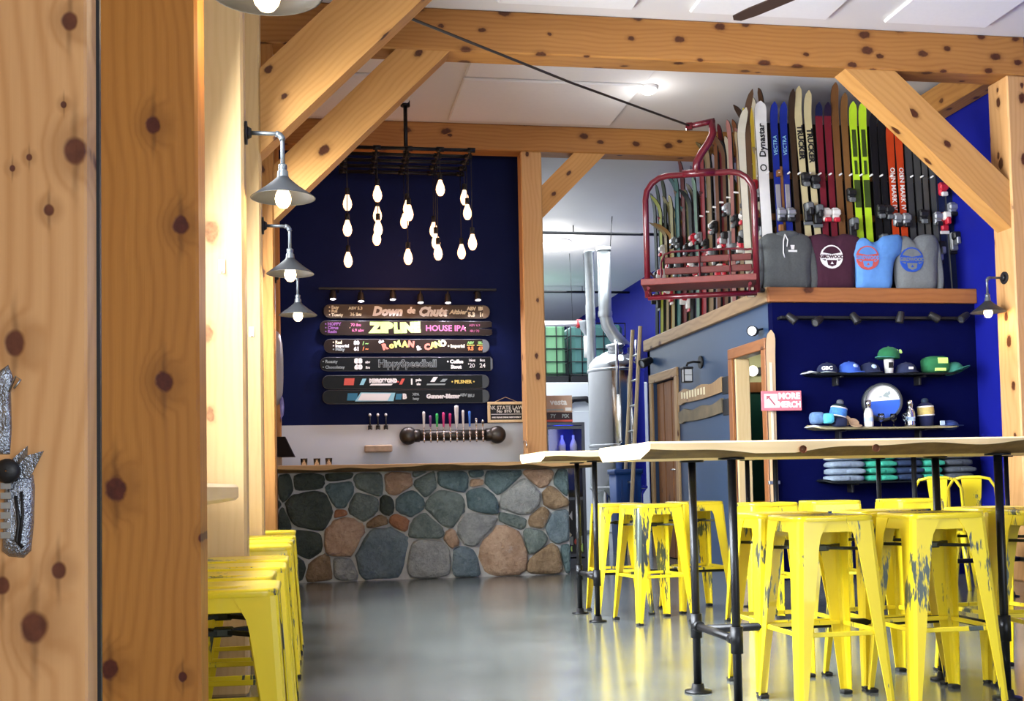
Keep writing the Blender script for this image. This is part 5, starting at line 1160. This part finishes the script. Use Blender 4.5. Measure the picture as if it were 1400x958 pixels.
o = obj('knit_headband', pillow(.085, .10, .09, 32), pm('aqua_knit', (.10, .55, .68), .95, var=.4, sc=25, bump=.5), None, (at(1131, 578, 9.36).x, 9.34, 1.335)); tag(o, 'aqua patterned knit headband beside the blue grey bundle', 'headband')
o = obj('knit_cuff', pillow(.12, .13, .085, 33), CAPNAVY, None, (at(1145, 578, 9.4).x, 9.37, 1.305)); tag(o, 'navy folded knit in front of the dark beanie', 'hat')
CORK = pm('cork_coaster', (.42, .28, .17), .9, var=.3, sc=40)
for x, y, z, rx, lb in ((1157, 9.42, 1.365, 1.2, 'brown round coaster standing behind the fanned coasters'), (1167, 9.37, 1.345, .9, 'tan round coaster leaning on the brown one'), (1171, 9.34, 1.318, .3, 'pale tan coaster lying lowest of the three coasters')):
    o = obj('round_coaster', MB().lathe([(.001, -.004), (.046, -.004), (.046, .004), (.001, .004)], 20, smooth=False), CORK, None, (at(x, 570, y).x, y, z), (rx, 0, 0)); tag(o, lb, 'coaster', 'coasters on the middle shelf')
p = at(1300, 578, 9.43); o = thing('blue_plate_hat', 'dark blue brimmed hat lying at the right end of the middle shelf', 'hat', (p.x, 9.45, 1.303))
obj('brim', MB().lathe([(.001, 0), (.115, .004), (.118, .010), (.001, .014)], 24), pm('deep_blue_cloth', (.012, .03, .14), .9), o); obj('crown', MB().ell((0, 0, .012), .075, .075, .045, 16, 8), pm('deep_blue_cloth', (.012, .03, .14), .9), o); obj('pale_tag', MB().box((-.115, -.06, .012), (-.08, -.04, .05)), PALE, o)
for i, (px, py, w_) in enumerate(((1085, 435, 'leftmost'), (1120, 438, 'second from the left'), (1172, 435, 'third from the left'), (1233, 434, 'third from the right'), (1281, 433, 'second from the right'), (1320, 433, 'rightmost'))):
    p = at(px, py, 9.42); spot_lamp('shelf_spotlight', 'dark spotlight on the merchandise wall under the trim, %s of six' % w_, p.x, 9.45, p.z, ((.5, -.2, -.5), (-.7, -.3, -.4), (.3, -.3, -.7), (-.15, .1, -.9), (.6, -.1, -.4), (-.6, -.1, -.4))[i], (0, .09, 2.262-p.z), 2.2 if i == 3 else 0, 'spotlights over the merchandise shelves', glow=None if i == 3 else GALV, ang=100)
sbar = thing('light_track', 'dark lighting track under the wooden trim of the merchandise wall', 'track', (4.87, 9.53, 2.27)); obj('rail', MB().bbox((-.85, -.02, -.012), (.90, .07, .012), .003), BLACKP, sbar)

# corner ski, pink arrow sign
ck_ = ski('tan wooden ski mounted upright on the corner of the loft block', 3.93, 9.555, .03, 2.13, .085, pm('tan_ski_wood', (.60, .42, .25), .4, var=.2, sc=4), 'wall mounted skis', curl=.3)
obj('edge_stripe', MB().box((-.012, -.012, .2), (.008, -.003, 1.85)), pm('pale_ski_stripe', (.75, .66, .5), .4), ck_); obj('mount_clip', MB().bbox((-.05, -.014, .80), (.05, .02, .83), .003), GALV, ck_)
PINKS = pm('pink_sign_face', (.66, .17, .21), .5); pk = thing('arrow_sign', 'pink and white arrow sign fixed across the corner ski', 'sign', (3.995, 9.50, 1.545), (0, 0, radians(-3)))
obj('panel', MB().bbox((-.178, -.008, -.085), (.178, .008, .085), .003), PINKS, pk); obj('white_square', MB().box((-.155, -.0095, -.06), (-.035, -.007, .06)), WHITE, pk)
obj('arrow', MB().prism([(-.135, .045), (-.095, .045), (-.108, .032), (-.055, -.033), (-.064, -.042), (-.117, .023), (-.135, .010)], -.0115, -.009), pm('sign_arrow_red', (.45, .12, .16), .5), pk)
for s, z in (('MORE', .038), ('MERCH', -.035)): text('lettering', s, .070, WHITE, pk, (.068, -.0085, z), FACE, bold=.004, sx=.88 if s == 'MERCH' else 1)
# ---------------------------------------------------------------- fixtures on the slate side wall
ln = thing('wall_lantern', 'small black caged lantern on the slate wall between the two doorways', 'wall lamp', (LX, 11.5, 2.06))
obj('wall_plate', MB().tube([(0, 0, .03), (-.02, 0, .03)], .065, 20), BLACKP, ln); obj('arm', MB().tube([(-.02, 0, .03), (-.09, 0, .035), (-.15, 0, .02), (-.16, 0, -.01)], .012, 8), BLACKP, ln)
cg = MB()
for a in range(4): x, y = -.16+.045*(1 if a in (0, 3) else -1), .045*(1 if a < 2 else -1); cg.tube([(x, y, -.17), (x, y, -.03)], .005, 6)
cg.bbox((-.215, -.055, -.04), (-.105, .055, -.02), .004).bbox((-.21, -.05, -.18), (-.11, .05, -.17), .003).box((-.207, -.047, -.105), (-.113, -.043, -.10)); obj('cage', cg, BLACKP, ln)
obj('lantern_glass', MB().box((-.20, -.04, -.165), (-.12, .04, -.045)), pm('frosted_lantern_glass', (.5, .52, .55), .3), ln)
spot_lamp('wall_spotlight', 'black spotlight on the slate wall above the closed brown door', 3.89, 13.22, 2.27, (-.5, -.2, -.2), (.09, 0, .02), 0, 'spotlights on the slate wall', glow=GALV, L=.16, r=.05)
spot_lamp('wall_spotlight', 'black spotlight with a white face near the corner of the slate wall', 3.89, 9.83, 2.19, (-.55, -.75, -.05), (.09, 0, .02), 0, 'spotlights on the slate wall', glow=pm('white_lens', (.8, .82, .9), .4, emit=(.85, .9, 1), es=.8), L=.12, r=.045)
def wall_plank(label, z, h, bow, mat, strokes):
    t = thing('plank_sign', label, 'sign', (LX, 11.5, z), (0, 0, -pi/2)); mb = MB(); n = 14; P = []
    for i in range(n+1): x = -.72+1.36*i/n; P.append((x, -h/2+bow*((i/n-.4)**2)*4-.02*(i/n < .08)))
    Q = [(x, z_+h*(.9+.1*sin(i))) for i, (x, z_) in enumerate(P)]
    mb.prism(P+Q[::-1], -.03, -.005); obj('plank', mb, mat, t)
    obj('end_plate', MB().bbox((.64, -.02, -h*.5), (.80, -.004, h*.62), .003), BLACKP, t)
    if strokes:
        k = MB(); rnd = random.Random(6)
        for i in range(9): x = -.60+.09*i; k.bbox((x, -.034, -.04+.02*rnd.random()), (x+.05, -.029, .03+.02*rnd.random()), .002)
        obj('painted_stroke', k, INKS['cream'], t)
    return t
wall_plank('pale tan plank sign on the slate wall, upper of two', 1.78, .15, .018, DRIFT, True)
wall_plank('weathered grey gold plank sign on the slate wall, lower of two', 1.57, .14, .022, pm('weathered_grey_gold', (.17, .14, .09), .7, var=.6, sc=7), False)
sw = thing('switch_plate', 'grey double switch plate on the slate wall below the plank signs', 'switch', (LX, 11.55, 1.20)); obj('plate', MB().bbox((-.01, -.10, -.05), (0, .10, .05), .003), GALV, sw)
for y in (-.045, .045): obj('toggle', MB().bbox((-.022, y-.018, -.03), (-.01, y+.018, .03), .003), STEEL, sw)

# menu on the right wall, ladder
mn = thing('wall_menu', 'tall dark chalk menu on the blue wall behind the far right post', 'menu', (5.895, 9.10, 1.66)); obj('slate', MB().bbox((-.012, -.11, -.44), (0, .11, .44), .003), pm('menu_slate', (.008, .014, .022), .5), mn)
for k in range(9): text('lettering', ('BEER', 'IPA', 'Lager 7', 'Stout 7', 'Pale 6', 'Cider 7', 'Flight', 'Pint', 'To go')[k], .062, INKS['sky'] if k < 2 else INKS['teal'], mn, (-.0135, 0, .37-.09*k), Euler((pi/2, 0, -pi/2)), bold=.001)
ld = thing('wooden_ladder', 'pale wooden ladder leaning against the far end of the loft', 'ladder', (4.0, 13.78, 0))
for y in (-.17, .17): obj('rail', MB().tube([(-.26, y, 0), (-.05, y, 2.75)], .024, 6, smooth=False), pm('pale_ladder_wood', (.78, .62, .38), .5, var=.1), ld)
for k in range(8): obj('rung', MB().tube([(-.26+.24*(.25+.31*k)/2.95, -.17, .25+.31*k), (-.26+.24*(.25+.31*k)/2.95, .17, .25+.31*k)], .014, 8), GALV, ld)

# ---------------------------------------------------------------- brewery
tk = thing('fermenter_tank', 'tall stainless steel fermenter tank behind the second table', 'tank', (4.0, 15.0, 0))
r = .37
obj('shell', MB().lathe([(.05, .42), (r*.55, .52), (r, .78), (r, 2.36), (r*.97, 2.42), (r*.75, 2.52), (r*.4, 2.59), (.08, 2.61), (.001, 2.61)], 40), STEEL, tk)
for z in (.80, 1.35, 2.34): obj('weld_band', MB().lathe([(r+.001, z-.02), (r+.012, z-.015), (r+.012, z+.015), (r+.001, z+.02)], 40), STEEL, tk)
obj('manway', MB().lathe([(.13, 2.56), (.13, 2.64), (.16, 2.65), (.16, 2.68), (.05, 2.71), (.001, 2.71)], 24, (.02, -.05, 0)), STEEL, tk)
obj('vent_pipe', MB().tube([(-.08, -.38, 2.0), (-.08, -.38, 2.66), (-.08, -.30, 2.70)], .022, 10), CHROME, tk); obj('down_pipe', MB().tube([(.10, -.40, .5), (.10, -.40, 2.2), (.10, -.33, 2.3)], .028, 10).tube([(.20, -.30, 2.40), (.20, -.30, 2.72)], .016, 8), CHROME, tk)
for k in range(4):
    a = pi/4+k*pi/2; obj('leg', MB().tube([(cos(a)*r*.9, sin(a)*r*.9, .0), (cos(a)*r*.9, sin(a)*r*.9, .85)], .03, 10), STEEL, tk)
obj('gauge', MB().tube([(-.05, -.37, 1.35), (-.05, -.45, 1.35)], [.012, .012], 8).tube([(-.05, -.45, 1.35), (-.05, -.48, 1.35)], .04, 14), CHROME, tk)
d1_ = thing('exhaust_duct', 'slimmer galvanised duct rising behind the fermenter, left of the pair', 'duct', (3.80, 15.5, 0)); DUCT = pm('pale_galvanised_duct', (.55, .57, .58), .35, .7, var=.2, sc=8)
obj('pipe', MB().lathe([(.062, 2.4), (.062, 3.1)], 18).lathe([(.067, 3.1), (.067, 3.3)], 18).lathe([(.062, 3.3), (.062, 4.02), (.07, 4.02), (.07, 4.05), (.001, 4.05)], 18), DUCT, d1_)
obj('support_leg', MB().tube([(0, 0, 0), (0, 0, 2.4)], .02, 8), GALV, d1_)
d2_ = thing('exhaust_duct', 'wider galvanised duct with a sloping elbow, right of the pair', 'duct', (3.98, 15.4, 0))
obj('pipe', MB().tube([(.45, .0, 2.52), (.12, 0, 2.86), (.03, 0, 3.0), (0, 0, 3.15), (0, 0, 4.06)], .088, 18), DUCT, d2_); obj('collar', MB().lathe([(.10, 4.03), (.10, 4.08), (.001, 4.08)], 20), DUCT, d2_); obj('joint_band', MB().lathe([(.094, 3.12), (.098, 3.16), (.094, 3.20)], 20), DUCT, d2_)
obj('hanger_rod', MB().tube([(.09, 0, 4.05), (.13, 0, 4.51)], .006, 6), BLACKP, d2_)
GCOOL = pm('white_cooler_panel', (.72, .76, .78), .5, var=.03, sc=2)
co_ = thing('walk_in_cooler', 'white walk-in cooler box under the caged liquid totes', 'cooler', (4.4, 20.6, 0)); obj('cooler_box', MB().bbox((-1.3, -1.0, 0), (1.4, 1.2, 2.60), .02), GCOOL, co_); obj('cooler_door', MB().bbox((-.45, -1.04, .05), (.45, -1.0, 2.1), .01), GCOOL, co_); obj('door_latch', MB().bbox((.34, -1.09, 1.0), (.40, -1.04, 1.25), .005), BLACKP, co_)
obj('corner_trim', MB().bbox((-.98, -1.05, 1.9), (-.86, -1.0, 2.6), .004), DRIFT, co_)
def tote(label, x, gm):
    t = thing('liquid_tote', label, 'tote', (x, 20.3, 2.602), group='caged liquid totes on the cooler')
    obj('pallet', MB().bbox((-.5, -.5, 0), (.5, .5, .13), .01), BLACKP, t); obj('bladder', MB().bbox((-.46, -.46, .13), (.46, .46, 1.04), .06), gm, t); obj('fill_cap', MB().tube([(0, 0, 1.04), (0, 0, 1.09)], .10, 16), WHITE, t)
    c = MB()
    for k in range(6): c.tube([(-.49+.196*k, -.49, .12), (-.49+.196*k, -.49, 1.06)], .011, 5)
    for k in range(5): c.tube([(-.49, -.49, .15+.225*k), (.49, -.49, .15+.225*k)], .011, 5).tube([(-.49, -.49, .15+.225*k), (-.49, .49, .15+.225*k)], .011, 5)
    obj('wire_cage', c, GALV if False else BLACKP, t); return t
tote('pale green caged liquid tote on the cooler beside the post', 3.94, pm('green_tote_plastic', (.16, .36, .19), .4, var=.15, sc=3)); tote('blue green caged liquid tote behind the ducts', 4.98, pm('bluegreen_tote_plastic', (.07, .18, .17), .4, var=.15, sc=3))
wbp = thing('process_pipe', 'white horizontal pipe with a red valve and funnel hanging before the totes', 'pipe', (3.9, 18.0, 3.39))
obj('pipe', MB().tube([(-.7, 0, 0), (.30, 0, 0)], .045, 14), WHITE, wbp); obj('valve', MB().tube([(.28, 0, 0), (.36, 0, 0)], .07, 14), pm('red_valve', (.4, .02, .03), .4), wbp); obj('funnel', MB().lathe([(.16, .04), (.16, .0), (.05, -.16), (.045, -.2)], 18, (.44, 0, 0)), GALV, wbp); obj('drop_pipe', MB().tube([(.44, 0, -.2), (.44, 0, -.54)], .05, 12), WHITE, wbp)
for x in (.22, .44): obj('hanger_wire', MB().tube([(x, 0, .04), (x-.03, 0, 1.12)], .004, 5), BLACKP, wbp)
for y, z, lb in ((16.0, 4.40, 'thin dark sprinkler pipe under the brewery ceiling, nearer of two'), (21.0, 4.40, 'thin dark sprinkler pipe under the brewery ceiling, further of two')):
    t = thing('sprinkler_pipe', lb, 'pipe', (4.1, y, z)); obj('pipe', MB().tube([(-1.8, 0, 0), (1.8, 0, 0)], .022, 8), BLACKP, t)
    for x in (-.4, .9): obj('hanger', MB().tube([(x, 0, 0), (x, 0, .11)], .008, 6), BLACKP, t)
cr = thing('blue_bin', 'blue plastic bin standing at the foot of the fermenter tank', 'bin', (3.82, 14.0, 0)); BB = pm('blue_plastic', (.012, .07, .30), .4)
obj('bin_body', loft(MB(), [[(a*.14, b*.15, 0) for a, b in sq(1, .15)], [(a*.165, b*.18, 1.0) for a, b in sq(1, .15)]], cap0=True, cap1=True), BB, cr); obj('rim', loft(MB(), [[(a*.18, b*.195, .97) for a, b in sq(1, .15)], [(a*.18, b*.195, 1.03) for a, b in sq(1, .15)]], cap0=True, cap1=True), BB, cr)
for k in range(3): obj('side_rib', MB().bbox((-.10+.09*k, -.185, .2), (-.08+.09*k, -.15, .9), .003), BB, cr)
hs = thing('hose_coil', 'black hose hanging in an arc on the white cooler front', 'hose', (4.55, 19.55, 2.15)); obj('hose', MB().tube([(-.34, 0, -.2), (-.28, -.02, .02), (-.1, -.03, .15), (.12, -.03, .16), (.28, -.02, .05), (.34, 0, -.1)], .05, 8), BLACKP, hs); obj('hook', MB().tube([(0, .05, .15), (0, -.05, .12)], .012, 6), STEEL, hs)
# ceiling lamps
for loc, r, lb, pw in (((3.11, 10.25, ZC), .075, 'round white ceiling lamp in front of the skis', 5), ((3.68, 17.1, ZC), .20, 'bright round ceiling floodlight over the brewery by the post', 90)):
    t = thing('ceiling_lamp', lb, 'ceiling lamp', loc); obj('housing', MB().lathe([(r*1.2, 0), (r*1.2, -.02), (r, -.03)], 24), WHITE, t); obj('diffuser', MB().ell((0, 0, -.03), r, r, r*.55, 20, 8), WHITEGLOW, t)
    l = bpy.data.lights.new('ceiling_lamp_light', 'POINT'); l.energy = pw; l.color = (1, .97, .92); l.shadow_soft_size = r; o = bpy.data.objects.new('ceiling_lamp_light', l); COL.objects.link(o); o.location = (loc[0], loc[1], loc[2]-.25)
# ceiling fan hung from the near crossbeam, one blade reaching into view
fn = thing('ceiling_fan', 'dark brown ceiling fan, one blade tip showing at the top edge', 'fan', (3.55, 6.75, 4.13)); FANB = pm('dark_fan_blade', (.035, .018, .012), .5)
obj('motor', MB().lathe([(.001, -.07), (.06, -.065), (.10, -.03), (.105, .03), (.07, .07), (.03, .09), (.02, .38)], 24), BLACKP, fn)
for k in range(3):
    M_ = Matrix.Rotation(radians(119.5+120*k), 4, 'Z') @ Matrix.Rotation(.12, 4, 'X')
    P = [(.10, -.035), (.4, -.055), (.98, -.06), (1.11, -.045), (1.14, 0), (1.11, .045), (.98, .06), (.4, .055), (.10, .035)]
    b = MB(); b.add([(x, y, -.004) for x, y in P]+[(x, y, .004) for x, y in P], [tuple(reversed(range(9))), tuple(range(9, 18))]+[(i, (i+1) % 9, 9+(i+1) % 9, 9+i) for i in range(9)], T=M_); obj('blade', b, FANB, fn)
